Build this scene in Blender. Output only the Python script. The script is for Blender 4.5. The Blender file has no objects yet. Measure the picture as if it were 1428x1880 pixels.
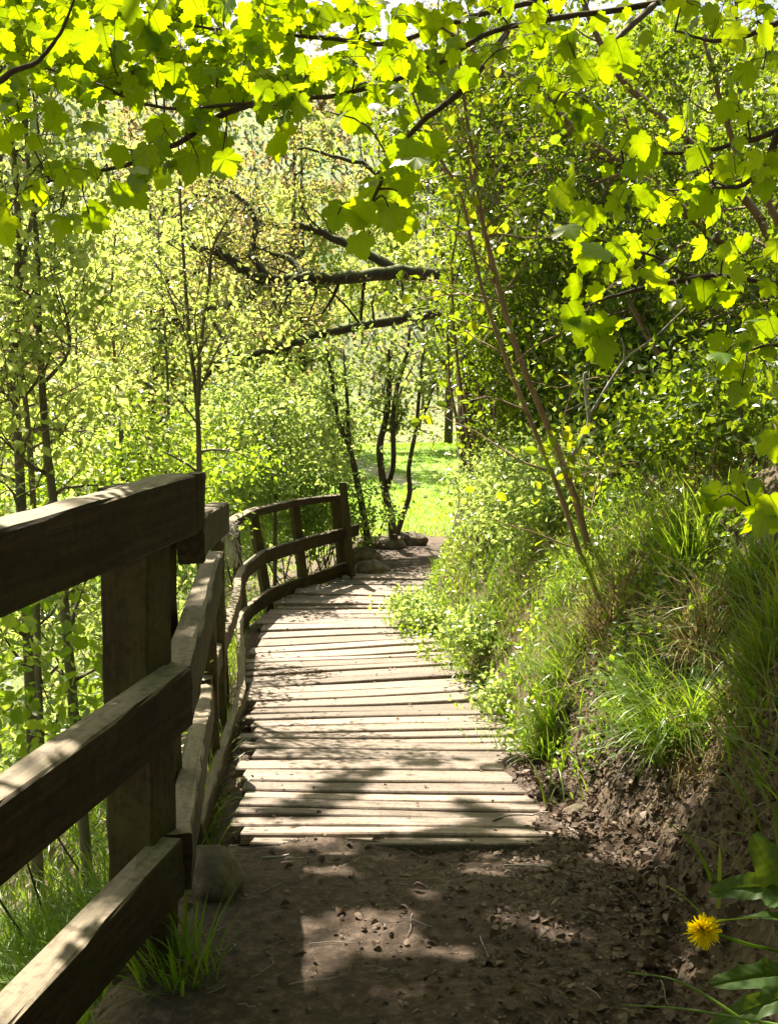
import bpy, math, random
import numpy as np
from mathutils import Vector

# ------------------------------------------------------------------ camera, sky, sun, exposure
R = math.radians
scene = bpy.context.scene
COL = scene.collection
CZ = 1.5                                     # eye height above the origin
PITCH = math.atan(240 / 1828)
FPX = 1828.0                                 # focal length in photo pixels
cam_d = bpy.data.cameras.new('camera')
cam_d.sensor_fit = 'VERTICAL'; cam_d.sensor_height = 36; cam_d.sensor_width = 36
cam_d.lens = 35.0; cam_d.clip_start = 0.05; cam_d.clip_end = 1500
cam = bpy.data.objects.new('camera', cam_d); COL.objects.link(cam)
cam.location = (0, 0, CZ); cam.rotation_euler = (math.pi / 2 - PITCH, 0, 0)
scene.camera = cam

SUN_EL, SUN_AZ = R(52), R(-24)               # azimuth measured from +Y, negative = to the left
SUN_DIR = np.array([math.sin(SUN_AZ) * math.cos(SUN_EL), math.cos(SUN_AZ) * math.cos(SUN_EL), math.sin(SUN_EL)])
world = bpy.data.worlds.new('World'); scene.world = world; world.use_nodes = True
nt = world.node_tree
bg = nt.nodes['Background']
sky = nt.nodes.new('ShaderNodeTexSky'); sky.sky_type = 'NISHITA'; sky.sun_disc = False
sky.sun_elevation = SUN_EL; sky.sun_rotation = SUN_AZ
sky.air_density = 1.0; sky.dust_density = 3.0; sky.ozone_density = 1.0
nt.links.new(sky.outputs[0], bg.inputs[0]); bg.inputs[1].default_value = 0.055
sun_d = bpy.data.lights.new('sun', 'SUN'); sun_d.energy = 5.0; sun_d.angle = R(0.53); sun_d.color = (1, .95, .85)
sun = bpy.data.objects.new('sun', sun_d); COL.objects.link(sun)
sun.rotation_euler = Vector(SUN_DIR).to_track_quat('Z', 'Y').to_euler(); sun.location = (-8, 15, 25)
scene.view_settings.view_transform = 'Standard'
scene.view_settings.look = 'None'
scene.view_settings.exposure = 1.93
scene.view_settings.gamma = 1.0
scene.view_settings.use_white_balance = True          # the camera's warm daylight setting
scene.view_settings.white_balance_temperature = 7250
scene.view_settings.white_balance_tint = 10
scene.render.engine = 'CYCLES'
scene.cycles.max_bounces = 8
scene.cycles.diffuse_bounces = 4
scene.cycles.transmission_bounces = 6
scene.cycles.use_denoising = True
scene.cycles.sample_clamp_indirect = 6.0

# ------------------------------------------------------------------ helpers
rng = np.random.default_rng(11)
random.seed(5)
CT, ST = math.cos(PITCH), math.sin(PITCH)


def P(u, v, d):
    """world point seen at photo pixel (u, v) at depth d along the optical axis"""
    x = (u - 714) / FPX * d; up = (940 - v) / FPX * d
    return np.array([x, d * CT + up * ST, CZ - d * ST + up * CT])


def unit(a):
    a = np.asarray(a, float)
    return a / np.maximum(np.linalg.norm(a, axis=-1, keepdims=True), 1e-9)


def tag(o, label=None, cat=None, group=None, kind=None):
    if label: o['label'] = label
    if cat: o['category'] = cat
    if group: o['group'] = group
    if kind: o['kind'] = kind
    return o


def thing(name, loc, label, cat, group=None):
    o = bpy.data.objects.new(name, None); COL.objects.link(o)
    o.location = tuple(float(c) for c in loc); o.empty_display_size = .1
    return tag(o, label, cat, group)


def link(name, me, mat, parent=None):
    o = bpy.data.objects.new(name, me); COL.objects.link(o)
    if mat: me.materials.append(mat)
    if parent is not None:
        o.parent = parent
        top = parent
        off = Vector((0, 0, 0))
        while top is not None:
            off += top.location; top = top.parent
        o.location = -off if parent.type == 'EMPTY' else Vector((0, 0, 0))
    return o


def mesh_tris(name, V, F, smooth=False):
    V = np.ascontiguousarray(V, np.float32); F = np.ascontiguousarray(F, np.int32)
    k = F.shape[1]
    me = bpy.data.meshes.new(name)
    me.vertices.add(len(V)); me.vertices.foreach_set('co', V.ravel())
    me.loops.add(F.size); me.loops.foreach_set('vertex_index', F.ravel())
    me.polygons.add(len(F))
    me.polygons.foreach_set('loop_start', np.arange(0, F.size, k, dtype=np.int32))
    me.polygons.foreach_set('use_smooth', np.full(len(F), smooth, bool))
    me.update(calc_edges=True)
    return me


class MB:
    """collects pieces (verts, quad/tri faces as python lists) and links them as one mesh"""
    def __init__(self): self.v = []; self.f = []; self.n = 0

    def add(self, V, F):
        V = np.asarray(V, float)
        self.v.append(V); self.f += [tuple(int(i) + self.n for i in f) for f in F]; self.n += len(V)

    def build(self, name, mat, parent=None, smooth=False):
        me = bpy.data.meshes.new(name)
        V = np.vstack(self.v)
        me.from_pydata(V.tolist(), [], self.f)
        if smooth: me.polygons.foreach_set('use_smooth', np.ones(len(me.polygons), bool))
        me.update()
        return link(name, me, mat, parent)


def spline(pts, n):
    """Catmull-Rom resample to n points"""
    p = np.asarray(pts, float)
    if len(p) == 2: p = np.vstack([p[0], p.mean(0), p[1]])
    q = np.vstack([2 * p[0] - p[1], p, 2 * p[-1] - p[-2]])
    t = np.linspace(0, len(p) - 1 - 1e-6, n); i = t.astype(int); f = (t - i)[:, None]
    a, b, c, d = q[i], q[i + 1], q[i + 2], q[i + 3]
    return .5 * ((2 * b) + (-a + c) * f + (2 * a - 5 * b + 4 * c - d) * f ** 2 + (-a + 3 * b - 3 * c + d) * f ** 3)


def tube(pts, rad, k=6, wob=0.0):
    p = np.asarray(pts, float); n = len(p)
    r = np.broadcast_to(np.asarray(rad, float), (n,)) if np.ndim(rad) else np.full(n, rad)
    t = unit(np.gradient(p, axis=0))
    ref = np.array([0, 0, 1.]) if abs(t[0][2]) < .8 else np.array([1., 0, 0])
    a = unit(np.cross(t, ref)); b = np.cross(t, a)
    th = np.linspace(0, 2 * np.pi, k, endpoint=False)
    rr = r[:, None] * (1 + wob * (rng.random((n, k)) - .5))
    V = p[:, None, :] + rr[..., None] * (np.cos(th)[None, :, None] * a[:, None, :] + np.sin(th)[None, :, None] * b[:, None, :])
    F = [(i * k + j, i * k + (j + 1) % k, (i + 1) * k + (j + 1) % k, (i + 1) * k + j) for i in range(n - 1) for j in range(k)]
    F.append(tuple(range(k - 1, -1, -1))); F.append(tuple((n - 1) * k + j for j in range(k)))
    return V.reshape(-1, 3), F


def vnoise(x, y, s, seed=0):
    """cheap smooth noise in about -1..1"""
    r = np.random.default_rng(seed); o = 0
    for k in range(6):
        a = r.random() * 6.28; f = s * (.7 + .9 * r.random()); ph = r.random() * 6.28
        o = o + np.sin((x * math.cos(a) + y * math.sin(a)) * f + ph + 1.3 * np.sin((x * math.sin(a) - y * math.cos(a)) * f * .7 + ph * 2))
    return o / 3.2


# ------------------------------------------------------------------ materials
def new_mat(name):
    m = bpy.data.materials.new(name); m.use_nodes = True
    n = m.node_tree.nodes; l = m.node_tree.links
    return m, n, l, n['Principled BSDF']


def ramp(n, stops):
    r = n.new('ShaderNodeValToRGB'); e = r.color_ramp.elements
    e[0].position = stops[0][0]; e[0].color = (*stops[0][1], 1)
    e[1].position = stops[-1][0]; e[1].color = (*stops[-1][1], 1)
    for p, c in stops[1:-1]:
        q = e.new(p); q.color = (*c, 1)
    return r


def leaf_mat(name, cols, trans, tf=.5, rough=.45, spec=.4):
    """cols / trans: (dark, mid, light) colours; varies from leaf to leaf"""
    m, n, l, b = new_mat(name)
    g = n.new('ShaderNodeNewGeometry')
    tc = n.new('ShaderNodeTexCoord')
    nz = n.new('ShaderNodeTexNoise'); nz.inputs['Scale'].default_value = .9; nz.inputs['Detail'].default_value = 2
    l.new(tc.outputs['Object'], nz.inputs['Vector'])
    mx = n.new('ShaderNodeMath'); mx.operation = 'MULTIPLY_ADD'
    l.new(g.outputs['Random Per Island'], mx.inputs[0]); mx.inputs[1].default_value = .6
    m2 = n.new('ShaderNodeMath'); m2.operation = 'MULTIPLY'; l.new(nz.outputs[0], m2.inputs[0]); m2.inputs[1].default_value = .4
    l.new(m2.outputs[0], mx.inputs[2])
    c1 = ramp(n, [(0.1, cols[0]), (.5, cols[1]), (.9, cols[2])]); l.new(mx.outputs[0], c1.inputs[0])
    c2 = ramp(n, [(0.1, trans[0]), (.5, trans[1]), (.9, trans[2])]); l.new(mx.outputs[0], c2.inputs[0])
    l.new(c1.outputs[0], b.inputs['Base Color'])
    b.inputs['Roughness'].default_value = rough
    b.inputs['Specular IOR Level'].default_value = spec
    t = n.new('ShaderNodeBsdfTranslucent'); l.new(c2.outputs[0], t.inputs[0])
    s = n.new('ShaderNodeMixShader'); s.inputs[0].default_value = tf
    l.new(b.outputs[0], s.inputs[1]); l.new(t.outputs[0], s.inputs[2])
    l.new(s.outputs[0], n['Material Output'].inputs[0])
    return m


def bark_mat(name, a, b_, scale=12, stretch=.25, bump=.4, moss=None):
    m, n, l, b = new_mat(name)
    tc = n.new('ShaderNodeTexCoord'); mp = n.new('ShaderNodeMapping'); mp.inputs['Scale'].default_value = (1, 1, stretch)
    l.new(tc.outputs['Object'], mp.inputs[0])
    nz = n.new('ShaderNodeTexNoise'); nz.inputs['Scale'].default_value = scale; nz.inputs['Detail'].default_value = 6; nz.inputs['Roughness'].default_value = .65
    l.new(mp.outputs[0], nz.inputs['Vector'])
    r = ramp(n, [(.3, a), (.7, b_)]); l.new(nz.outputs[0], r.inputs[0])
    out = r.outputs[0]
    if moss:
        g = n.new('ShaderNodeNewGeometry'); sp = n.new('ShaderNodeSeparateXYZ'); l.new(g.outputs['Normal'], sp.inputs[0])
        n2 = n.new('ShaderNodeTexNoise'); n2.inputs['Scale'].default_value = 5; l.new(tc.outputs['Object'], n2.inputs['Vector'])
        ad = n.new('ShaderNodeMath'); ad.operation = 'ADD'; l.new(sp.outputs['Z'], ad.inputs[0]); l.new(n2.outputs[0], ad.inputs[1])
        mr = n.new('ShaderNodeMapRange'); mr.inputs['From Min'].default_value = .6; mr.inputs['From Max'].default_value = 1.1
        l.new(ad.outputs[0], mr.inputs[0])
        mix = n.new('ShaderNodeMixRGB'); l.new(mr.outputs[0], mix.inputs[0]); l.new(out, mix.inputs[1]); mix.inputs[2].default_value = (*moss, 1)
        out = mix.outputs[0]
    l.new(out, b.inputs['Base Color']); b.inputs['Roughness'].default_value = .85
    bp = n.new('ShaderNodeBump'); bp.inputs['Strength'].default_value = bump; bp.inputs['Distance'].default_value = .02
    l.new(nz.outputs[0], bp.inputs['Height']); l.new(bp.outputs[0], b.inputs['Normal'])
    return m


def wood_mat(name, a, b_, c, axis_scale=(1, 1, 1), algae=(.07, .075, .02), algae_amt=.5, rough=.75, top=None):
    """weathered sawn timber: long grain, knots, cracks, green algae in patches"""
    m, n, l, b = new_mat(name)
    uv = n.new('ShaderNodeAttribute'); uv.attribute_name = 'grain'
    mp = n.new('ShaderNodeMapping'); mp.inputs['Scale'].default_value = axis_scale
    l.new(uv.outputs['Vector'], mp.inputs[0])
    nz = n.new('ShaderNodeTexNoise'); nz.inputs['Scale'].default_value = 1; nz.inputs['Detail'].default_value = 8; nz.inputs['Roughness'].default_value = .7; nz.inputs['Distortion'].default_value = .6
    l.new(mp.outputs[0], nz.inputs['Vector'])
    r = ramp(n, [(.25, a), (.5, b_), (.78, c)]); l.new(nz.outputs[0], r.inputs[0])
    tc = n.new('ShaderNodeTexCoord')
    n2 = n.new('ShaderNodeTexNoise'); n2.inputs['Scale'].default_value = 6; n2.inputs['Detail'].default_value = 5
    l.new(tc.outputs['Object'], n2.inputs['Vector'])
    mr = n.new('ShaderNodeMapRange'); mr.inputs['From Min'].default_value = .45; mr.inputs['From Max'].default_value = .75; mr.inputs['To Max'].default_value = algae_amt
    l.new(n2.outputs[0], mr.inputs[0])
    mix = n.new('ShaderNodeMixRGB'); l.new(mr.outputs[0], mix.inputs[0]); l.new(r.outputs[0], mix.inputs[1]); mix.inputs[2].default_value = (*algae, 1)
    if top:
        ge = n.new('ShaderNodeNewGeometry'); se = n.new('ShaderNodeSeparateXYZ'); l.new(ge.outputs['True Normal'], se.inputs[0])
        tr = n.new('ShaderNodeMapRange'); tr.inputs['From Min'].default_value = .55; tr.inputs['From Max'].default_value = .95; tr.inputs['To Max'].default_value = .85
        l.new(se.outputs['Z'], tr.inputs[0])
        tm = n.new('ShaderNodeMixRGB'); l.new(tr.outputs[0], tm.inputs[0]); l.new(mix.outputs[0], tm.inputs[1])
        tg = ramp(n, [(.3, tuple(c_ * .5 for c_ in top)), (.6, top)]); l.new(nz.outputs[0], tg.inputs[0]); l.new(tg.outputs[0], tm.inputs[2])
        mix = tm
    n3 = n.new('ShaderNodeTexNoise'); n3.inputs['Scale'].default_value = 45; n3.inputs['Detail'].default_value = 3
    l.new(tc.outputs['Object'], n3.inputs['Vector'])
    r3 = ramp(n, [(.35, (.55, .5, .45)), (.5, (1, 1, 1))]); l.new(n3.outputs[0], r3.inputs[0])
    mu = n.new('ShaderNodeMixRGB'); mu.blend_type = 'MULTIPLY'; mu.inputs[0].default_value = .7
    l.new(mix.outputs[0], mu.inputs[1]); l.new(r3.outputs[0], mu.inputs[2])
    g = n.new('ShaderNodeNewGeometry')
    hv = n.new('ShaderNodeHueSaturation'); vr = n.new('ShaderNodeMapRange'); vr.inputs['To Min'].default_value = .62; vr.inputs['To Max'].default_value = 1.22
    l.new(g.outputs['Random Per Island'], vr.inputs[0]); l.new(vr.outputs[0], hv.inputs['Value']); l.new(mu.outputs[0], hv.inputs['Color'])
    l.new(hv.outputs[0], b.inputs['Base Color']); b.inputs['Roughness'].default_value = rough
    b.inputs['Specular IOR Level'].default_value = .3
    bp = n.new('ShaderNodeBump'); bp.inputs['Strength'].default_value = .5; bp.inputs['Distance'].default_value = .006
    l.new(nz.outputs[0], bp.inputs['Height']); l.new(bp.outputs[0], b.inputs['Normal'])
    return m


M = {}
M['sycamore_leaf'] = leaf_mat('sycamore_leaf', ((.05, .12, .015), (.08, .17, .02), (.12, .22, .025)),
                              ((.28, .42, .006), (.40, .56, .008), (.54, .67, .012)), .58, .35, .45)
M['alder_leaf'] = leaf_mat('alder_leaf', ((.08, .13, .02), (.14, .2, .03), (.2, .26, .05)),
                           ((.42, .57, .08), (.54, .67, .14), (.68, .77, .28)), .55, .33, .5)
M['oak_leaf'] = leaf_mat('oak_leaf', ((.13, .10, .035), (.17, .16, .04), (.17, .2, .04)),
                         ((.46, .34, .10), (.52, .5, .12), (.5, .58, .12)), .5, .5, .3)
M['thorn_leaf'] = leaf_mat('thorn_leaf', ((.08, .15, .045), (.13, .22, .07), (.19, .28, .10)),
                           ((.34, .48, .07), (.46, .6, .12), (.58, .68, .2)), .52, .35, .5)
M['hedge_leaf'] = leaf_mat('hedge_leaf', ((.03, .075, .012), (.05, .11, .018), (.09, .16, .025)),
                           ((.14, .24, .008), (.24, .36, .012), (.40, .49, .025)), .44, .33, .5)
M['hazel_leaf'] = leaf_mat('hazel_leaf', ((.06, .12, .015), (.1, .17, .02), (.2, .2, .02)),
                           ((.22, .36, .012), (.32, .45, .015), (.55, .56, .02)), .5, .4, .4)
M['wood_leaf'] = leaf_mat('wood_leaf', ((.10, .12, .03), (.13, .18, .04), (.17, .2, .05)),
                          ((.42, .5, .08), (.5, .6, .11), (.6, .68, .18)), .55, .45, .35)
M['brown_leaf'] = leaf_mat('brown_leaf', ((.15, .11, .06), (.2, .15, .08), (.19, .18, .07)),
                           ((.44, .32, .15), (.52, .42, .2), (.5, .5, .18)), .45, .6, .2)
M['bramble_leaf'] = leaf_mat('bramble_leaf', ((.04, .1, .02), (.07, .15, .03), (.11, .2, .04)),
                             ((.25, .42, .02), (.36, .54, .03), (.48, .62, .06)), .5, .3, .5)
M['grass'] = leaf_mat('grass', ((.05, .10, .012), (.08, .16, .018), (.16, .19, .04)),
                      ((.2, .38, .015), (.3, .5, .02), (.46, .52, .06)), .42, .38, .45)
M['dry_grass'] = leaf_mat('dry_grass', ((.14, .1, .045), (.22, .165, .08), (.3, .24, .13)),
                          ((.25, .18, .07), (.32, .25, .1), (.4, .32, .15)), .35, .6, .2)
M['meadow'] = leaf_mat('meadow', ((.14, .27, .02), (.18, .34, .025), (.23, .38, .035)),
                       ((.34, .64, .03), (.42, .72, .04), (.5, .76, .07)), .5, .5, .3)
M['dock_leaf'] = leaf_mat('dock_leaf', ((.035, .075, .018), (.05, .1, .025), (.07, .12, .03)),
                          ((.12, .2, .01), (.16, .24, .015), (.2, .28, .02)), .3, .5, .3)
M['litter'] = leaf_mat('litter', ((.024, .014, .009), (.075, .046, .029), (.23, .165, .12)),
                       ((.04, .025, .015), (.08, .05, .03), (.16, .11, .07)), .12, .6, .3)
M['petal'] = leaf_mat('petal', ((.8, .58, .008), (.86, .66, .012), (.88, .72, .02)), ((.8, .6, .01), (.85, .68, .01), (.88, .74, .02)), .4, .5, .2)
M['wool'] = leaf_mat('wool', ((.5, .47, .42), (.62, .6, .54), (.75, .72, .66)), ((.5, .5, .45), (.6, .6, .55), (.7, .7, .65)), .4, .9, .1)
def veined(src, name):
    m = M[src].copy(); m.name = name; n = m.node_tree.nodes; l = m.node_tree.links
    at = n.new('ShaderNodeAttribute'); at.attribute_name = 'leaf_xy'
    sp = n.new('ShaderNodeSeparateXYZ'); l.new(at.outputs['Vector'], sp.inputs[0])

    def op(o, a, b=None):
        q = n.new('ShaderNodeMath'); q.operation = o
        for i, w in enumerate((a, b)):
            if w is None: continue
            if isinstance(w, (int, float)): q.inputs[i].default_value = w
            else: l.new(w, q.inputs[i])
        return q.outputs[0]
    x, y = sp.outputs['X'], sp.outputs['Y']
    th = op('DIVIDE', op('ARCTAN2', x, op('ADD', y, .02)), R(45))
    d = op('ABSOLUTE', op('SUBTRACT', th, op('ROUND', th)))
    rad = op('SQRT', op('ADD', op('MULTIPLY', x, x), op('MULTIPLY', y, y)))
    main = op('MULTIPLY', d, op('MULTIPLY', rad, .785))
    side = op('ABSOLUTE', op('SUBTRACT', op('FRACT', op('ADD', op('MULTIPLY', rad, 8), op('MULTIPLY', d, -4))), .5))
    mr = n.new('ShaderNodeMapRange'); mr.inputs['From Min'].default_value = .004; mr.inputs['From Max'].default_value = .016; mr.inputs['To Min'].default_value = .74
    l.new(main, mr.inputs[0])
    m2 = n.new('ShaderNodeMapRange'); m2.inputs['From Min'].default_value = .03; m2.inputs['From Max'].default_value = .10; m2.inputs['To Min'].default_value = .84
    l.new(side, m2.inputs[0])
    f = op('MULTIPLY', mr.outputs[0], m2.outputs[0])
    t = [q for q in n if q.type == 'BSDF_TRANSLUCENT'][0]
    col = t.inputs[0].links[0].from_socket
    mx = n.new('ShaderNodeMixRGB'); mx.blend_type = 'MULTIPLY'; mx.inputs[0].default_value = 1
    cb = n.new('ShaderNodeCombineColor')
    for i in range(3): l.new(f, cb.inputs[i])
    l.new(col, mx.inputs[1]); l.new(cb.outputs[0], mx.inputs[2]); l.new(mx.outputs[0], t.inputs[0])
    return m


M['sycamore_veined'] = veined('sycamore_leaf', 'sycamore_veined')
M['bark'] = bark_mat('bark', (.045, .032, .018), (.12, .09, .055))
M['hazel_bark'] = bark_mat('hazel_bark', (.14, .085, .048), (.30, .20, .125), 18, .2, .35)
M['pale_bark'] = bark_mat('pale_bark', (.2, .17, .15), (.42, .38, .34), 22, .3, .3)
M['alder_bark'] = bark_mat('alder_bark', (.065, .056, .03), (.17, .145, .08), 20, .3)
M['oak_bark'] = bark_mat('oak_bark', (.025, .016, .009), (.07, .048, .026), 7, .4, .7, moss=(.10, .12, .015))
M['twig'] = bark_mat('twig', (.035, .022, .014), (.09, .06, .04), 30, .4)
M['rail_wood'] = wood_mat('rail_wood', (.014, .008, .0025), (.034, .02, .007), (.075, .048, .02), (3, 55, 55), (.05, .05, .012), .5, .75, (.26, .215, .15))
M['post_wood'] = wood_mat('post_wood', (.02, .0135, .004), (.05, .034, .011), (.085, .06, .022), (3, 45, 45), (.08, .08, .018), .7)
M['plank_wood'] = wood_mat('plank_wood', (.085, .062, .05), (.235, .188, .156), (.365, .305, .262), (2.2, 40, 40), (.12, .10, .06), .35, .7)


def rock_mat():
    m, n, l, b = new_mat('rock')
    tc = n.new('ShaderNodeTexCoord')
    nz = n.new('ShaderNodeTexNoise'); nz.inputs['Scale'].default_value = 9; nz.inputs['Detail'].default_value = 8; nz.inputs['Roughness'].default_value = .7
    l.new(tc.outputs['Object'], nz.inputs['Vector'])
    r = ramp(n, [(.3, (.03, .022, .012)), (.5, (.10, .078, .045)), (.7, (.22, .18, .12))]); l.new(nz.outputs[0], r.inputs[0])
    l.new(r.outputs[0], b.inputs['Base Color']); b.inputs['Roughness'].default_value = .85
    bp = n.new('ShaderNodeBump'); bp.inputs['Strength'].default_value = .6; bp.inputs['Distance'].default_value = .02
    l.new(nz.outputs[0], bp.inputs['Height']); l.new(bp.outputs[0], b.inputs['Normal'])
    return m


M['rock'] = rock_mat()


def ground_mat():
    """soil / leaf litter / meadow turf, chosen by the 'zone' attribute (r = bare soil, g = turf, b = pale worn path)"""
    m, n, l, b = new_mat('ground')
    tc = n.new('ShaderNodeTexCoord')
    at = n.new('ShaderNodeAttribute'); at.attribute_name = 'zone'
    sp = n.new('ShaderNodeSeparateColor'); l.new(at.outputs['Color'], sp.inputs[0])

    def noise(s, d=6, rg=.6):
        q = n.new('ShaderNodeTexNoise'); q.inputs['Scale'].default_value = s; q.inputs['Detail'].default_value = d; q.inputs['Roughness'].default_value = rg
        l.new(tc.outputs['Object'], q.inputs['Vector']); return q
    a1 = noise(26, 8, .75); a2 = noise(3, 5)
    soil = ramp(n, [(.28, (.022, .013, .008)), (.5, (.066, .042, .028)), (.72, (.18, .13, .098))]); l.new(a1.outputs[0], soil.inputs[0])
    lit = ramp(n, [(.3, (.035, .024, .014)), (.5, (.10, .07, .04)), (.7, (.2, .145, .085))]); l.new(a1.outputs[0], lit.inputs[0])
    gr = ramp(n, [(.3, (.10, .2, .02)), (.5, (.15, .28, .03)), (.7, (.2, .34, .045))]); l.new(a2.outputs[0], gr.inputs[0])

    def mix(f, x, y):
        q = n.new('ShaderNodeMixRGB'); l.new(f, q.inputs[0]); l.new(x, q.inputs[1])
        if isinstance(y, tuple): q.inputs[2].default_value = (*y, 1)
        else: l.new(y, q.inputs[2])
        return q.outputs[0]
    c = mix(sp.outputs[0], lit.outputs[0], soil.outputs[0])
    c = mix(sp.outputs[1], c, gr.outputs[0])
    c = mix(sp.outputs[2], c, (.5, .42, .34))
    l.new(c, b.inputs['Base Color']); b.inputs['Roughness'].default_value = .8; b.inputs['Specular IOR Level'].default_value = .35
    bp = n.new('ShaderNodeBump'); bp.inputs['Strength'].default_value = .9; bp.inputs['Distance'].default_value = .02
    l.new(a1.outputs[0], bp.inputs['Height']); l.new(bp.outputs[0], b.inputs['Normal'])
    return m


M['ground'] = ground_mat()

# ------------------------------------------------------------------ terrain
PY = [-6, 0, 2, 2.8, 3.5, 5.1, 6.3, 8.2, 10.5, 11.8, 14, 18, 27, 45, 200]
PZ = [-1.38, -1.38, -1.43, -1.51, -1.69, -1.92, -2.12, -2.3, -2.36, -2.3, -2.36, -2.65, -3.0, -2.8, -2.8]
LY = [-6, 0, 2.2, 3.5, 5.1, 6.5, 8, 9.6, 10.4, 11.1, 11.7, 13, 16, 20, 30, 45, 200]
LX = [-.8, -.75, -.62, -.58, -.80, -.98, -1.18, -1.33, -1.2, -.9, -.5, -.3, -.4, -1.5, -4, -8, -8]
RY = [-6, 0, 1, 1.9, 2.5, 3.0, 3.5, 4.0, 4.7, 6.5, 8, 9.6, 11.7, 13, 16, 20, 30, 45, 200]
RX = [.3, .36, .48, .62, .74, .80, .78, .72, .66, .64, .5, .3, .5, .8, 1.5, 2.4, 4.5, 7.5, 7.5]


def sm(t):
    t = np.clip(t, 0, 1); return t * t * (3 - 2 * t)


def lvl(y): return np.interp(y, PY, PZ)


def height(x, y):
    x = np.asarray(x, float); y = np.asarray(y, float)
    z = lvl(y)
    r = np.maximum(x - np.interp(y, RY, RX), 0)
    bf = np.interp(y, [-5, 11, 20, 40], [1, 1, .4, .3])
    rise = 1.3 * (1 - np.exp(-r / .8)) * (.25 + .75 * sm(r / np.interp(y, [3.6, 5], [.42, .2]))) + .05 * vnoise(x, y, 8, 66) * sm(r / .15) * sm((1.2 - r) / .8) + .40 * np.minimum(r, 25)
    z = z + rise * bf
    q = np.maximum(np.interp(y, LY, LX) - x, 0)
    lf = np.interp(y, [-5, 12, 20, 30], [1, 1, .5, .15])
    z = z - lf * (.3 * sm(q / .4) + .42 * np.minimum(q, 5.5))
    z = z + 24 * sm((q - 9) / 55) * np.interp(y, [0, 30], [1, .8])
    z = z + 39 * sm((y - 46) / 75)
    onp = sm((q + r) / .5)
    z = z + .05 * vnoise(x, y, 2.2, 3) * onp * np.interp(r, [0, .5], [1, 2.2]) + .012 * vnoise(x, y, 7, 4) + .006 * vnoise(x, y, 19, 5)
    z = z + 1.2 * vnoise(x, y, .12, 8) * sm((np.hypot(x, y) - 25) / 40)
    z = z + np.maximum(0, .03 * np.exp(-((y - 3.40) / .06) ** 2) * (.45 + .8 * vnoise(x, y, 7, 71))) * sm(.7 - x)
    onb = (y > 3.42) & (y < 12.0)
    rx_ = np.where(y < 4.7, .50 + .06 * vnoise(x, y, 9, 6), np.interp(y, RY, RX) + .02)
    z = z - np.where(onb, .075 * (1 - sm((q + np.maximum(x - rx_, 0)) / .10)), 0)
    z = z + .03 * np.where((y > 3.3) & (y < 4.9), sm((x - .44) / .14) * sm((1.0 - x) / .3), 0)
    return z + CZ


def H(x, y): return float(height(x, y))


def hit(u, v):
    """where the sight line through photo pixel (u, v) meets the ground"""
    for d in np.arange(1.2, 40, .03):
        p = P(u, v, d)
        if p[2] < H(p[0], p[1]): return p
    return p


def axis(segs):
    o = []
    for a, b, s in segs: o.append(np.arange(a, b, s))
    return np.concatenate(o)


gx = axis([(-140, -40, 8), (-40, -12, 2), (-12, -4, .5), (-4, -1.6, .12), (-1.6, 2.6, .045), (2.6, 5, .15), (5, 14, .6), (14, 50, 3), (50, 141, 10)])
gy = axis([(-12, -1, .8), (-1, 1.2, .15), (1.2, 4.6, .04), (4.6, 8, .08), (8, 14, .15), (14, 30, .6), (30, 60, 2), (60, 190, 5)])
GX, GY = np.meshgrid(gx, gy)
GZ = height(GX, GY)
V = np.stack([GX, GY, GZ], -1).reshape(-1, 3)
nx, ny = len(gx), len(gy)
i0 = (np.arange(ny - 1)[:, None] * nx + np.arange(nx - 1)[None]).ravel()
F = np.stack([i0, i0 + 1, i0 + nx + 1, i0 + nx], 1)
me = mesh_tris('ground', V, F, True)
zone = np.zeros((len(V), 4), np.float32); zone[:, 3] = 1
xx, yy = V[:, 0], V[:, 1]
rr_ = np.interp(yy, RY, RX) - xx; ll_ = xx - np.interp(yy, LY, LX)
path = sm(rr_ / .25 + .7) * sm(ll_ / .2 + .5) * sm((17 - yy) / 3)
zone[:, 0] = path
mead = sm((yy - 17) / 2.5) * sm((50 - yy) / 6) * sm((xx + 14) / 4)
zone[:, 1] = np.maximum(mead * (.85 + .15 * vnoise(xx, yy, 1.0, 31)), .45 * sm((yy - 46) / 6) + .5 * sm((-1.5 - xx - .0 * yy) / 2) * sm((yy - 5) / 3) * (.6 + .4 * vnoise(xx, yy, .9, 32)))
SA, SB = hit(640, 846)[:2], hit(705, 872)[:2]


def streak(x, y):
    """1 on the pale trodden path that crosses the meadow"""
    d = SB - SA; t = np.clip(((x - SA[0]) * d[0] + (y - SA[1]) * d[1]) / (d @ d), -1.5, 1.6)
    return np.exp(-(np.hypot(x - SA[0] - t * d[0], y - SA[1] - t * d[1]) / .38) ** 2)


zone[:, 2] = .6 * streak(xx, yy)
ca = me.color_attributes.new('zone', 'FLOAT_COLOR', 'POINT'); ca.data.foreach_set('color', zone.ravel())
tag(link('ground', me, M['ground']), kind='structure')


def rgt(x, y): return x - np.interp(y, RY, RX)
def lft(x, y): return np.interp(y, LY, LX) - x


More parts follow.
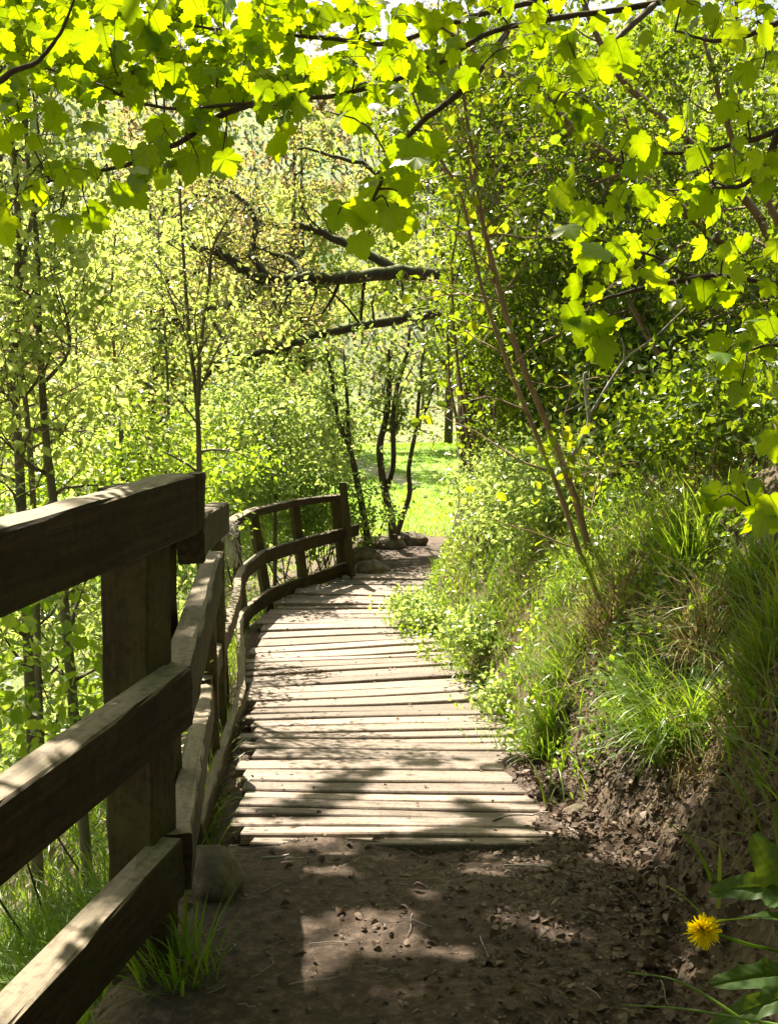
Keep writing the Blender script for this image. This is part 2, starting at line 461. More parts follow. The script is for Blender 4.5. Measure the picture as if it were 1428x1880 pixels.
# ------------------------------------------------------------------ leaves and blades
def sycamore_outline(detail):
    # half outline of a five-lobed leaf: (x, y), y from stalk to tip
    if detail:
        h = [(0, 0), (.10, -.07), (.22, -.10), (.30, -.02), (.42, .02), (.40, .10), (.38, .19), (.47, .24), (.56, .34), (.53, .42), (.57, .55), (.47, .54), (.41, .60), (.33, .57),
             (.29, .62), (.31, .70), (.23, .76), (.20, .86), (.10, .89), (0, 1.02)]
    else:
        h = [(0, 0), (.30, -.04), (.38, .15), (.57, .48), (.34, .58), (.24, .8), (0, 1.0)]
    full = h + [(-x, y) for x, y in h[-2:0:-1]]
    v = [(0, .30, .0)] + [(x, y, .08 * abs(x) - .40 * x * x - .22 * (y - .3) ** 2 + 0 * i) for i, (x, y) in enumerate(full)]
    n = len(full)
    f = [(0, 1 + i, 1 + (i + 1) % n) for i in range(n)]
    return np.array(v, float), np.array(f)


T_SYC = sycamore_outline(True)
T_SYC_LO = sycamore_outline(False)
T_OVAL = (np.array([(0, 0, 0), (-.30, .40, .07), (0, 1, -.04), (.30, .40, .07)]), np.array([(0, 3, 2), (0, 2, 1)]))
T_OVAL2 = (np.array([(0, 0, 0), (-.28, .22, .06), (-.36, .5, .08), (-.22, .8, .02), (0, 1, -.06), (.22, .8, .02), (.36, .5, .08), (.28, .22, .06), (0, .5, 0)]),
           np.array([(8, i, (i + 1) % 8) for i in range(8)]))


def leaves(name, P_, D, N, S, tmpl, mat, parent=None, curl=0.0, veins=False):
    """n leaves as one mesh: base points P_, stalk-to-tip directions D, face normals N, lengths S"""
    tv, tf = tmpl
    P_ = np.asarray(P_, float); n = len(P_)
    D = unit(D); X = unit(np.cross(D, N)); N = np.cross(X, D)
    S = np.broadcast_to(np.asarray(S, float), (n,))
    w = S * (.85 + .3 * rng.random(n))
    cz = S * (1 + curl * (rng.random(n) * 2 - .5) * 4)
    Vv = P_[:, None] + tv[None, :, 0, None] * (X * w[:, None])[:, None] + tv[None, :, 1, None] * (D * S[:, None])[:, None] + tv[None, :, 2, None] * (N * cz[:, None])[:, None]
    k = len(tv)
    Ff = (tf[None] + (np.arange(n) * k)[:, None, None]).reshape(-1, 3)
    me = mesh_tris(name, Vv.reshape(-1, 3), Ff, veins)
    if veins:
        at = me.attributes.new('leaf_xy', 'FLOAT_VECTOR', 'POINT')
        at.data.foreach_set('vector', np.ascontiguousarray(np.broadcast_to(tv[None], (n, k, 3)), np.float32).ravel())
    return link(name, me, mat, parent)


def rand_dirs(n): return unit(rng.normal(size=(n, 3)))


def blades(name, B, az, L, W, lean, droop, mat, parent=None, rows=5):
    """grass blades: base B, azimuth az, length L, width W, start lean and droop (radians)"""
    n = len(B); t = np.linspace(0, 1, rows)
    ang = lean[:, None] + droop[:, None] * t[None] ** 1.3          # angle from vertical
    ds = L[:, None] / (rows - 1)
    hx = np.cumsum(np.concatenate([np.zeros((n, 1)), np.sin(ang[:, 1:]) * ds], 1), 1)
    hz = np.cumsum(np.concatenate([np.zeros((n, 1)), np.cos(ang[:, 1:]) * ds], 1), 1)
    dx, dy = np.cos(az), np.sin(az)
    C = np.stack([B[:, 0, None] + hx * dx[:, None], B[:, 1, None] + hx * dy[:, None], B[:, 2, None] + hz], -1)
    tw = az + np.pi / 2 + rng.normal(size=n) * .5
    wv = W[:, None] * (1 - t[None] ** 2.2) * .5 + 1e-4
    side = np.stack([np.cos(tw), np.sin(tw), np.zeros(n)], -1)
    A = C - side[:, None] * wv[..., None]; Bv = C + side[:, None] * wv[..., None]
    Vv = np.stack([A, Bv], 2).reshape(-1, 3)
    i = np.arange(rows - 1) * 2
    f = np.stack([i, i + 1, i + 3, i + 2], 1)
    Ff = (f[None] + (np.arange(n) * rows * 2)[:, None, None]).reshape(-1, 4)
    return link(name, mesh_tris(name, Vv, Ff, True), mat, parent)


# ------------------------------------------------------------------ timber pieces
def sweep(pts, prof, right, up, subdiv=.09, rough=.0015, seed=0):
    """sweep a closed profile [(a, b)] along pts; a along -right (away from the path), b along up. Returns V, F, grain coords"""
    r_ = np.random.default_rng(seed)
    p = [np.asarray(pts[0], float)]
    for q in pts[1:]:
        q = np.asarray(q, float); m = max(1, int(np.linalg.norm(q - p[-1]) / subdiv))
        s = p[-1]
        for j in range(1, m + 1): p.append(s + (q - s) * j / m)
    p = np.array(p); n = len(p); k = len(prof)
    s = np.concatenate([[0], np.cumsum(np.linalg.norm(np.diff(p, axis=0), axis=1))])
    t = unit(np.gradient(p, axis=0))
    rt = np.array([right(tt) for tt in t]); u = np.array([up(tt) for tt in t])
    pr = np.asarray(prof, float)
    V = p[:, None] - rt[:, None] * pr[None, :, 0, None] + u[:, None] * pr[None, :, 1, None]
    V = V + r_.normal(size=(n, k, 1)) * rough * (u[:, None] + rt[:, None])
    G = np.zeros((n, k, 3)); off = r_.random() * 20
    G[..., 0] = s[:, None] + off; G[..., 1] = pr[None, :, 0] + off; G[..., 2] = pr[None, :, 1]
    F = [(i * k + j, (i + 1) * k + j, (i + 1) * k + (j + 1) % k, i * k + (j + 1) % k) for i in range(n - 1) for j in range(k)]
    F.append(tuple(range(k))); F.append(tuple((n - 1) * k + j for j in range(k - 1, -1, -1)))
    return V.reshape(-1, 3), F, G.reshape(-1, 3)


def timber(name, V, F, G, mat, parent=None):
    me = bpy.data.meshes.new(name); me.from_pydata(V.tolist(), [], F); me.update()
    a = me.attributes.new('grain', 'FLOAT_VECTOR', 'POINT'); a.data.foreach_set('vector', np.ascontiguousarray(G, np.float32).ravel())
    return link(name, me, mat, parent)


def box_prof(th, h, c=.006):
    """front-top edge at the origin; chamfered, with extra points down the faces"""
    return [(0, -c), (0, -h * .35), (0, -h * .7), (0, -h + c), (c, -h), (th - c, -h), (th, -h + c), (th, -h * .5), (th, -c), (th - c, 0), (th * .5, .001), (c, 0)][::-1]


def flat_right(t): return unit(np.array([t[1], -t[0], 0.]))
def up_of(t):
    r = flat_right(t); return unit(np.cross(r, t))


fence = thing('wooden_fence', (-.6, 3.2, H(-.7, 3.2)), 'dark weathered timber post and rail fence curving along the boardwalk', 'fence')
seed_ = [100]


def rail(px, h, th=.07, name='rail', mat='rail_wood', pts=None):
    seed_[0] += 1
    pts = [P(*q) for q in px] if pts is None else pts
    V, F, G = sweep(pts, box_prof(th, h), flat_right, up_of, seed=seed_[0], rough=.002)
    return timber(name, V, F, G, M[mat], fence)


VPD = np.array([(1185 - 714) / FPX, (940 - 630) / FPX, 1.0])


def cam2w(c): return np.array([c[0], c[2] * CT + c[1] * ST, CZ - c[2] * ST + c[1] * CT])


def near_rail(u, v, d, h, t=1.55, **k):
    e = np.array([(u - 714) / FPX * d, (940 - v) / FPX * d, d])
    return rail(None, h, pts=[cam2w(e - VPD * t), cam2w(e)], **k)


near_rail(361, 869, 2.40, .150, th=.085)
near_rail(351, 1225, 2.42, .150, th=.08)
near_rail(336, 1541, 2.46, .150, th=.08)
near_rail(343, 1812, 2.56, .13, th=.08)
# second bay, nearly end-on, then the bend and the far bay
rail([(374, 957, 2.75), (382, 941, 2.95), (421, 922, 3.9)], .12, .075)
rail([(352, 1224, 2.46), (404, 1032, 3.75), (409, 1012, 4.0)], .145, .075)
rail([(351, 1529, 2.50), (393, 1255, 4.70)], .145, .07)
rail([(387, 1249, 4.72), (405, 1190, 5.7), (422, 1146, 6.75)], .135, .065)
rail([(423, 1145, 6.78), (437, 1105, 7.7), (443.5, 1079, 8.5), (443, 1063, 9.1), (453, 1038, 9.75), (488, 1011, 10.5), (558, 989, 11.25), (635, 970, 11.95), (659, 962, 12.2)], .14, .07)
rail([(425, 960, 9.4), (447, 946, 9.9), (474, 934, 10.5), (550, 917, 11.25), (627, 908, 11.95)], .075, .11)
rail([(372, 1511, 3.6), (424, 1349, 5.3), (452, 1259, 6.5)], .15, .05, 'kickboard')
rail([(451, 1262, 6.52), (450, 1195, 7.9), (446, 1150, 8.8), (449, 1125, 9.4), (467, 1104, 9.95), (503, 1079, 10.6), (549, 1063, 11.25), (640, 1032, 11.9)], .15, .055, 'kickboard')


def post(top, bot, w, dvec, dep=None, extra=.25, name='post'):
    """top / bottom: world centres of the path-side face; w along the fence, dep away from it"""
    seed_[0] += 1; dep = dep or w
    top = np.asarray(top, float); bot = np.asarray(bot, float)
    ax = unit(bot - top); bot = bot + ax * extra
    d = unit(np.array([dvec[0], dvec[1], 0.])); nrm = np.array([-d[1], d[0], 0.])
    c = .006
    prof = [(-w / 2 + c, 0), (0, 0), (w / 2 - c, 0), (w / 2, c), (w / 2, dep / 2), (w / 2, dep - c), (w / 2 - c, dep), (0, dep), (-w / 2 + c, dep), (-w / 2, dep - c), (-w / 2, dep / 2), (-w / 2, c)]
    V, F, G = sweep([top, bot], [(a, b) for a, b in prof], lambda t: -d, lambda t: nrm, seed=seed_[0])
    return timber(name, V, F, G, M['post_wood'], fence)


dn = np.array([.258, .98])
# near post stands behind the near rails
c0 = cam2w(np.array([-.566, 0, 2.335])); dd = unit(np.array([.25, .968, 0.]))
nl = np.array([-dd[1], dd[0], 0.])
zt = P(300, 905, 2.25)[2]
cpost = np.array([c0[0], c0[1], 0]) + dd * .055 + nl * .002
post([cpost[0], cpost[1], zt], [cpost[0] - .006, cpost[1] - .01, H(cpost[0], cpost[1]) - .1], .13, dn, .125)
# second upright just behind the rail ends
a = P(312, 950, 3.0); post(a, [a[0], a[1], H(a[0], a[1])], .085, dn, .07)
post(P(371, 868, 2.52), P(369, 972, 2.5), .05, dn, .035, 0, 'cleat')
a = P(411, 950, 5.9); b = P(413, 1170, 5.9); post(a, [b[0], b[1], H(b[0], b[1])], .075, (-.1, 1), .075)
a = P(394, 1060, 4.85); post(a, [a[0] + .01, a[1], H(a[0], a[1])], .10, (-.15, 1), .09)
a = P(415, 1120, 6.9); post(a, [a[0] + .01, a[1], H(a[0], a[1])], .09, (-.1, 1), .09)
for (u0, v0, u1, v1, d, w) in [(436, 957, 452, 1112, 9.75, .09), (468, 941, 491, 1082, 10.62, .095), (543.5, 922, 560, 1060, 11.36, .10), (619, 909, 632, 1036, 12.03, .105)]:
    t0 = P(u0, v0, d); b0 = P(u1, v1, d - .02)
    dv = (.75, .7) if d > 10 else (.2, 1)
    post(t0, b0, w, dv, .08)
post(P(633, 886, 11.8), P(648, 1046, 11.78), .075, (.75, .7), .075)

# ------------------------------------------------------------------ boardwalk
bw_v, bw_f, bw_g, nv = [], [], [], 0
LEp = lambda y: np.interp(y, LY, LX); REp = lambda y: np.interp(y, RY, RX)
y = 3.36; k = 0
while y < 11.85:
    w = (.125 if y < 4.2 else .165 if y < 6 else .20) * random.uniform(.8, 1.2)
    gap = random.choice([.010, .014, .02, .03]) if y < 5 else random.choice([.012, .02, .035, .05])
    tilt = random.choice([0, .001, .003, .006, .012])
    fan = lambda q: math.tan(np.interp(q, [3.3, 4.6, 5.6, 6.6, 7.6, 8.6, 9.6, 10.6, 11.8], [-.04, -.03, .07, .22, .27, .17, .03, -.06, -.12]))
    skew = random.gauss(0, .008)
    xl = LEp(y) + .03 + random.uniform(-.05, .06)
    xr = (REp(y) + .1 + random.uniform(-.1, .1)) if y > 4.3 else .64 + random.uniform(-.06, .1)
    if y > 8: xr += .5
    ym = y + w / 2; xm = (xl + xr) / 2
    dz = random.uniform(-.006, .006); roll = random.gauss(0, .02); cup = random.uniform(-.003, .004)
    n = 16
    xs = np.linspace(xl, xr, n)
    r_ = np.random.default_rng(900 + k)
    e1 = np.cumsum(r_.normal(size=n)) * .0016; e2 = np.cumsum(r_.normal(size=n)) * .0016
    prof = [(0, -.045), (0, -.006), (.006, 0), (w * .5, cup), (w - .006, 0), (w, -.006), (w, -.045)]
    V = np.zeros((n, 7, 3)); G = np.zeros((n, 7, 3)); off = random.random() * 50
    for j, (py, pz) in enumerate(prof):
        e = e1 if j < 3 else (e2 if j > 3 else 0)
        yq = y + py if py < w * .9 else y + w
        yy_ = y + py + e + (xs - float(LEp(yq) + REp(yq)) / 2) * (fan(yq) + skew) + .012 * np.sin(xs * 1.7 + y * .8)
        V[:, j, 0] = xs; V[:, j, 1] = yy_
        V[:, j, 2] = lvl(yy_) + CZ + .012 + dz + pz + tilt * (.6 - py / w) + roll * (xs - xm) * .25 + .004 * np.sin(xs * 3 + k)
        G[:, j, 0] = xs + off; G[:, j, 1] = py + off; G[:, j, 2] = pz
    F = [(i * 7 + j, (i + 1) * 7 + j, (i + 1) * 7 + (j + 1) % 7, i * 7 + (j + 1) % 7) for i in range(n - 1) for j in range(7)]
    F += [tuple(range(6, -1, -1)), tuple((n - 1) * 7 + j for j in range(7))]
    bw_v.append(V.reshape(-1, 3)); bw_g.append(G.reshape(-1, 3)); bw_f += [tuple(i + nv for i in f) for f in F]; nv += n * 7
    y += w + gap; k += 1
bw = timber('boardwalk', np.vstack(bw_v), bw_f, np.vstack(bw_g), M['plank_wood'])
tag(bw, 'boardwalk of weathered cross planks', kind='structure')


# ------------------------------------------------------------------ rocks
def rock(u, v, d, size, label, seed, sink=.3, squash=(1, 1, 1), rot=0):
    r_ = np.random.default_rng(seed)
    import bmesh
    bm = bmesh.new(); bmesh.ops.create_icosphere(bm, subdivisions=4, radius=1)
    planes = [(unit(r_.normal(size=3)), .62 + .3 * r_.random()) for _ in range(11)]
    for vv in bm.verts:
        c = np.array(vv.co)
        for nn, dd_ in planes:
            e = c @ nn - dd_
            if e > 0: c = c - nn * e * .85
        c = c * (1 + .05 * float(vnoise(c[0] * 3 + c[2], c[1] * 3, 2, seed)) + .018 * float(vnoise(c[0] * 9 + c[2] * 5, c[1] * 9 - c[2] * 6, 2, seed + 1)))
        vv.co = Vector(c * np.array(squash) * size)
    me = bpy.data.meshes.new('rock'); bm.to_mesh(me); bm.free()
    me.polygons.foreach_set('use_smooth', np.ones(len(me.polygons), bool))
    o = link('rock', me, M['rock']); p = P(u, v, d)
    o.location = (p[0], p[1], H(p[0], p[1]) + size * squash[2] * (.55 - sink)); o.rotation_euler = (0, 0, rot)
    return tag(o, label, 'rock')


rock(683, 1030, 12.1, .25, 'pointed sunlit rock at the far end of the boardwalk', 3, squash=(1, .8, .75), rot=.3)
rock(668, 1008, 12.7, .22, 'rounded grey boulder behind the pointed rock past the fence end', 5, squash=(1.1, 1, .8))
rock(390, 1600, 3.0, .10, 'brown boulder in shade under the bottom rail beside the near post', 8, squash=(.9, 1.3, 1.05), rot=.4)
rock(700, 972, 14.2, .22, 'low mossy stone at the foot of the forked tree', 9, squash=(1.6, .8, .6))
rock(750, 958, 14.6, .26, 'dark stone on the path bend below the thin curved tree', 12, squash=(1.2, .9, .6))
rock(655, 962, 13.9, .2, 'flat stone just beyond the tall end post of the fence', 14, squash=(1.5, .9, .55))
rock(1062, 1372, 3.95, .045, 'small pale flat stone in the leaf litter beside the planks', 21, squash=(1.5, 1, .5))


# ------------------------------------------------------------------ trees
def ground_start(pts, extra=.15):
    """lengthen a trunk so that its foot goes into the ground"""
    p = np.asarray(pts, float); g = H(p[0][0], p[0][1])
    if p[0][2] > g - .02:
        d = p[0] - p[1]; d = d / max(np.linalg.norm(d), 1e-6); d[2] = min(d[2], -.6)
        steps = []
        q = p[0].copy()
        for _ in range(60):
            if q[2] < H(q[0], q[1]) - extra: break
            q = q + d * .12; steps.append(q.copy())
        if steps: p = np.vstack([steps[::-1], p]) if len(steps) < 3 else np.vstack([steps[-1], steps[len(steps) // 2], p])
    return p


class Twigs:
    def __init__(self): self.seg = []
    def add(self, a, b): self.seg.append((a, b))
    def arr(self): return np.array([s[0] for s in self.seg]), np.array([s[1] for s in self.seg])


def sprout(mb, tw, pts, r0, n, lens, up=.35, f0=.25, depth=1, spread=1.0, k=4, sub=4, bend=.25, rmin=.0025, bias=None):
    """side branches along a stem; the ends are collected as twigs that carry leaves"""
    p = np.asarray(pts, float); m = len(p)
    for i in range(n):
        f = f0 + (1 - f0) * (i + rng.random()) / n
        x = f * (m - 1); j = min(int(x), m - 2); base = p[j] + (p[j + 1] - p[j]) * (x - j)
        t = unit(p[j + 1] - p[j])
        d = rng.normal(size=3); d = d - t * (d @ t); d = unit(d) * spread + t * .35 + np.array([0, 0, up])
        if bias is not None: d = d + np.asarray(bias)
        d = unit(d); L = rng.uniform(*lens) * (1 - .45 * f)
        q = [base]
        ns = 5
        for s in range(ns):
            d = unit(d + rng.normal(size=3) * bend); q.append(q[-1] + d * L / ns)
        q = np.array(q)
        rb = max(rmin, r0 * (1 - .75 * f) * .5)
        mb.add(*tube(q, np.linspace(rb, rmin * .6, len(q)), k))
        if depth > 1:
            sprout(mb, tw, q, rb, sub, (L * .3, L * .6), up * .6, .25, depth - 1, spread, 3, max(2, sub - 1), bend * 1.2, rmin * .8, bias)
        for s in range(1, len(q) - 1): tw.add(q[s], q[s + 1])


def leaf_on(tw, n, jit, size, droop=.2, up=.5, spread=1.0):
    a, b = tw.arr()
    w = rng.random(len(a)) ** 3; i = rng.choice(len(a), n, p=w / w.sum()); f = rng.random((n, 1))
    Pp = a[i] + (b[i] - a[i]) * f + rng.normal(size=(n, 3)) * jit
    D = rand_dirs(n) * spread + unit(b[i] - a[i]) * .5 - np.array([0, 0, droop])
    N = rand_dirs(n) * .75 + np.array([0, 0, up])
    S = rng.uniform(size * .6, size * 1.3, n)
    return Pp, D, N, S


def tree(name, label, stems, mats, nside, lens, nleaf, lsize, jit=.05, depth=2, up=.35, f0=.25, sub=4, tmpl=T_OVAL, group=None, cat='tree',
         droop=.2, k=7, bias=None, wob=.15, spread=1.0, lup=.5, bend=.25):
    """stems: list of (world points, base radius, tip radius); first is the trunk"""
    trunk = ground_start(stems[0][0])
    foot = trunk[0].copy(); foot[2] = H(foot[0], foot[1])
    root = thing(name, foot, label, cat, group)
    tb, tw = MB(), Twigs(); bb = MB() if nside >= 8 else tb
    for i, (pts, r0, r1) in enumerate(stems):
        pts = trunk if i == 0 else pts
        q = spline(pts, max(10, 3 * len(pts)))
        st_ = tb if i == 0 else MB()
        st_.add(*tube(q, np.linspace(r0, r1, len(q)), k if i == 0 else 5, wob))
        if i: st_.build('bough', M[mats[1]], root, True)
        sprout(bb, tw, q, r0, nside if i == 0 else max(3, int(nside * .7)), lens, up, f0 if i == 0 else .15, depth, spread, 4, sub, bend, bias=bias)
    tb.build('trunk', M[mats[0]], root, True)
    if nside >= 8: bb.build('branches', M[mats[1]], root, True)
    if nleaf:
        Pp, D, N, S = leaf_on(tw, nleaf, jit, lsize, droop, lup)
        leaves('crown', Pp, D, N, S, tmpl, M[mats[2]], root)
    return root, tw


def px(*pts, d=None):
    return np.array([P(*q) if len(q) == 3 else P(q[0], q[1], d) for q in pts])


# --- slim alders beyond the fence, left
AL = ('alder_bark', 'alder_bark', 'alder_leaf')
tree('alder_tree', 'slim alder at the left edge, its crooked stem rising behind the top rail', [
    (px((62, 1420, 5), (50, 1130, 5), (40, 930, 5), (32, 780, 5.1), (24, 640, 5.1), (33, 500, 5.2), (30, 330, 5.2), (5, 150, 5.3), (-12, 40, 5.3)), .034, .012),
    (px((30, 560, 5.1), (55, 420, 5.3), (75, 300, 5.4), (60, 160, 5.5)), .016, .006)],
    AL, 28, (.5, 1.1), 1800, .055, .05, 2, group='slim alders beyond the fence')
tree('alder_tree', 'straight dark alder stem just right of the crooked alder, forked low', [
    (px((140, 1350, 4.8), (118, 1100, 4.8), (98, 910, 4.8), (85, 800, 4.8), (72, 600, 4.9), (68, 440, 5), (52, 300, 5.1), (45, 120, 5.1)), .030, .010),
    (px((84, 700, 4.8), (125, 650, 4.9), (125, 590, 5), (105, 520, 5.1)), .011, .004),
    (px((75, 690, 4.8), (40, 730, 4.7), (-10, 715, 4.6)), .009, .004)],
    AL, 26, (.4, 1.0), 1900, .055, .05, 2, group='slim alders beyond the fence')
tree('alder_tree', 'thin alder seen between the two left stems, half hidden by leaves', [
    (px((70, 1200, 6), (62, 930, 6), (50, 760, 6), (30, 600, 6.1), (8, 420, 6.2), (0, 230, 6.3)), .028, .009)],
    AL, 22, (.5, 1.1), 1700, .06, .06, 2, group='slim alders beyond the fence')
tree('alder_sapling', 'grey forked sapling rising above the near post of the fence', [
    (px((368, 1180, 6.8), (367, 1000, 6.8), (366, 860, 6.8), (362, 740, 6.8), (348, 620, 6.9), (338, 480, 7), (333, 400, 7), (327, 230, 7.1)), .030, .006),
    (px((364, 745, 6.8), (368, 640, 6.8), (384, 520, 6.7), (392, 450, 6.7), (440, 370, 6.6)), .018, .005),
    (px((366, 720, 6.8), (400, 640, 6.6), (450, 560, 6.5)), .009, .003),
    (px((355, 660, 6.85), (320, 560, 6.9), (280, 470, 7)), .010, .003)],
    AL, 18, (.4, 1.0), 1500, .045, .05, 2, f0=.4, group='slim alders beyond the fence')
tree('alder_sapling', 'leafy pale sapling filling the gap left of the forked grey sapling', [
    (px((235, 1250, 7.6), (228, 950, 7.6), (220, 760, 7.6), (205, 560, 7.7), (215, 400, 7.8)), .026, .007)],
    AL, 22, (.5, 1.2), 2000, .055, .06, 2, f0=.3, group='slim alders beyond the fence')
tree('alder_sapling', 'low bushy sapling behind the crooked alder by the left frame edge', [
    (px((130, 1300, 8.5), (140, 950, 8.5), (150, 780, 8.5), (140, 620, 8.6), (160, 480, 8.7)), .028, .007)],
    AL, 24, (.6, 1.4), 2600, .06, .07, 2, f0=.2, group='slim alders beyond the fence')
tree('alder_sapling', 'bright leafed sapling between the grey sapling and the mossy oak limbs', [
    (px((300, 1150, 9), (300, 950, 9), (310, 760, 9), (300, 560, 9.2), (290, 400, 9.3)), .03, .007)],
    AL, 18, (.5, 1.2), 1300, .06, .07, 2, f0=.3, group='slim alders beyond the fence')

# --- mossy oak, its limbs reaching left across the view
oak_base = P(905, 905, 16); oak_base[2] = H(oak_base[0], oak_base[1])
root = thing('oak_tree', oak_base, 'old mossy oak with thick limbs stretching level across the clearing', 'tree')
tb, tw = MB(), Twigs()
tk = spline([oak_base - [0, 0, .3], P(890, 780, 16), P(885, 620, 16), P(905, 480, 16.1), P(930, 330, 16.3), P(940, 200, 16.5)], 26)
tb.add(*tube(tk, np.interp(np.linspace(0, 1, 26), [0, .1, .5, 1], [.62, .46, .36, .16]), 12, .2))
tb.build('trunk', M['oak_bark'], root, True)
limbs = [
    (px((895, 500, 16), (810, 507, 15.7), (740, 500, 15.4), (640, 510, 15), (560, 511, 14.8), (490, 515, 14.6), (430, 488, 14.5), (380, 452, 14.4), (320, 446, 14.3), (250, 470, 14.2)), .17, .05),
    (px((500, 515, 14.6), (462, 470, 14.6), (470, 420, 14.7), (440, 360, 14.8), (380, 330, 15)), .08, .03),
    (px((740, 500, 15.4), (650, 455, 15.6), (575, 420, 15.6), (500, 410, 15.7), (440, 385, 15.8), (370, 360, 15.9)), .10, .03),
    (px((885, 560, 16), (800, 575, 15.6), (720, 586, 15.2), (640, 604, 14.9), (560, 622, 14.6), (500, 645, 14.4), (410, 658, 14.2), (372, 690, 14.1), (330, 745, 14)), .115, .035),
    (px((480, 520, 14.6), (440, 560, 14.5), (360, 570, 14.4), (280, 600, 14.3), (190, 625, 14.2)), .06, .02),
    (px((905, 450, 16), (840, 380, 16), (740, 330, 16), (640, 290, 16), (540, 270, 16)), .10, .02),
    (px((560, 510, 14.8), (520, 470, 15.2), (430, 470, 15.4), (300, 520, 15.4), (200, 560, 15.4)), .06, .02),
    (px((430, 660, 14.2), (395, 600, 14.4), (330, 560, 14.6), (240, 575, 14.8)), .045, .015),
    (px((925, 340, 16.2), (1000, 240, 16), (1080, 160, 16)), .12, .03),
    (px((935, 260, 16.4), (860, 150, 16.4), (780, 60, 16.4)), .10, .03)]
for q, r0, r1 in limbs:
    lb = MB(); s = spline(q, 4 * len(q)); s = s + rng.normal(size=s.shape) * np.linspace(0, .05, len(s))[:, None]
    lb.add(*tube(s, np.linspace(r0 * .78, r1 * .8, len(s)) * (1 + .18 * (rng.random(len(s)) - .5)), 9, .2))
    sprout(lb, tw, s, r0 * .5, 15, (.8, 2.2), .25, .2, 3, 1.0, 5, 4, .42, rmin=.006)
    lb.build('limb', M['oak_bark'], root, True)
Pp, D, N, S = leaf_on(tw, 8000, .09, .075)
leaves('crown', Pp, D, N, S, T_OVAL, M['oak_leaf'], root)

# --- trees at the path bend
MT = ('bark', 'bark', 'thorn_leaf')
tree('forked_tree', 'forked slender tree standing against the bright meadow', [
    (px((722, 985, 14.2), (716, 940, 14.2), (704, 890, 14.2), (697, 820, 14.2), (709, 765, 14.2), (714, 700, 14.2), (712, 640, 14.3)), .078, .034),
    (px((711, 895, 14.2), (722, 850, 14.1), (721, 770, 14.1), (729, 712, 14.1), (747, 650, 14.1), (752, 600, 14.2)), .045, .022)],
    MT, 9, (.5, 1.1), 1000, .08, .06, 2, f0=.65)
tree('thin_tree', 'thin dark tree bending right of the forked tree at the meadow edge', [
    (px((738, 950, 14.6), (752, 905, 14.6), (750, 860, 14.6), (763, 790, 14.6), (768, 740, 14.6), (773, 680, 14.6), (783, 600, 14.7)), .05, .018),
    (px((769, 775, 14.6), (785, 745, 14.6), (797, 705, 14.6), (806, 690, 14.6)), .024, .01)],
    MT, 6, (.3, .7), 450, .08, .055, 2, f0=.7)
tree('thin_tree', 'twin stemmed dark tree behind the tall end post of the fence', [
    (px((668, 950, 13.2), (655, 880, 13.2), (640, 815, 13.2), (622, 780, 13.2), (610, 700, 13.3), (598, 630, 13.4)), .06, .02),
    (px((640, 815, 13.2), (637, 730, 13.2), (630, 640, 13.3)), .035, .014)],
    MT, 10, (.4, .9), 900, .07, .06, 2, f0=.5)
tree('thin_tree', 'crooked little tree in front of the pale hawthorn left of the far fence bay', [
    (px((505, 960, 11.6), (505, 900, 11.6), (493, 830, 11.6), (474, 770, 11.6), (478, 700, 11.7)), .03, .01),
    (px((493, 830, 11.6), (500, 790, 11.6), (520, 740, 11.6)), .014, .006)],
    MT, 12, (.4, 1.0), 1800, .06, .07, 2, f0=.35)


# --- bushes
def bush(name, label, c, rad, nclump, nleaf, lsize, mat, stem_mat='twig', clump=.28, group=None, cat='bush', tmpl=T_OVAL, nstem=14, lup=.45, base=None, flat=.6):
    c = np.asarray(c, float); rad = np.asarray(rad, float)
    g = H(c[0], c[1]) if base is None else base
    c[2] = max(c[2], g + .3 * rad[2])
    root = thing(name, (c[0], c[1], g), label, cat, group)
    cc = rng.normal(size=(nclump * 3, 3)); cc = unit(cc) * (rng.random((nclump * 3, 1)) ** .45)
    cc = c + cc * rad
    cc = cc[cc[:, 2] > height(cc[:, 0], cc[:, 1]) + .05][:nclump]
    cr = clump * rng.uniform(.5, 1.4, len(cc))
    i = rng.integers(0, len(cc), nleaf)
    off = rng.normal(size=(nleaf, 3)) * cr[i][:, None] * np.array([1, 1, flat]) * .7
    Pp = cc[i] + off
    ok = Pp[:, 2] > height(Pp[:, 0], Pp[:, 1]) + .01
    Pp, off = Pp[ok], off[ok]; n = len(Pp)
    D = rand_dirs(n) + unit(off) * .6 - np.array([0, 0, .25]); N = rand_dirs(n) * .8 + np.array([0, 0, lup]) + unit(off) * .3
    leaves('foliage', Pp, D, N, rng.uniform(lsize * .6, lsize * 1.3, n), tmpl, M[mat], root)
    mb = MB()
    if c[2] - g > 2.2 * rad[2]: nstem = 2
    for t in cc[rng.integers(0, len(cc), nstem)]:
        b0 = np.array([c[0] + rng.normal() * rad[0] * .25, c[1] + rng.normal() * rad[1] * .25, 0]); b0[2] = min(H(b0[0], b0[1]) - .05, t[2] - .1)
        m_ = (b0 + t) / 2 + rng.normal(size=3) * .12 * np.linalg.norm(t - b0) + np.array([0, 0, .1])
        q = spline([b0, m_, t], 9)
        mb.add(*tube(q, np.linspace(.003 + .0045 * np.linalg.norm(t - b0), .002, 9), 4))
    mb.build('stems', M[stem_mat], root, True)
    return root


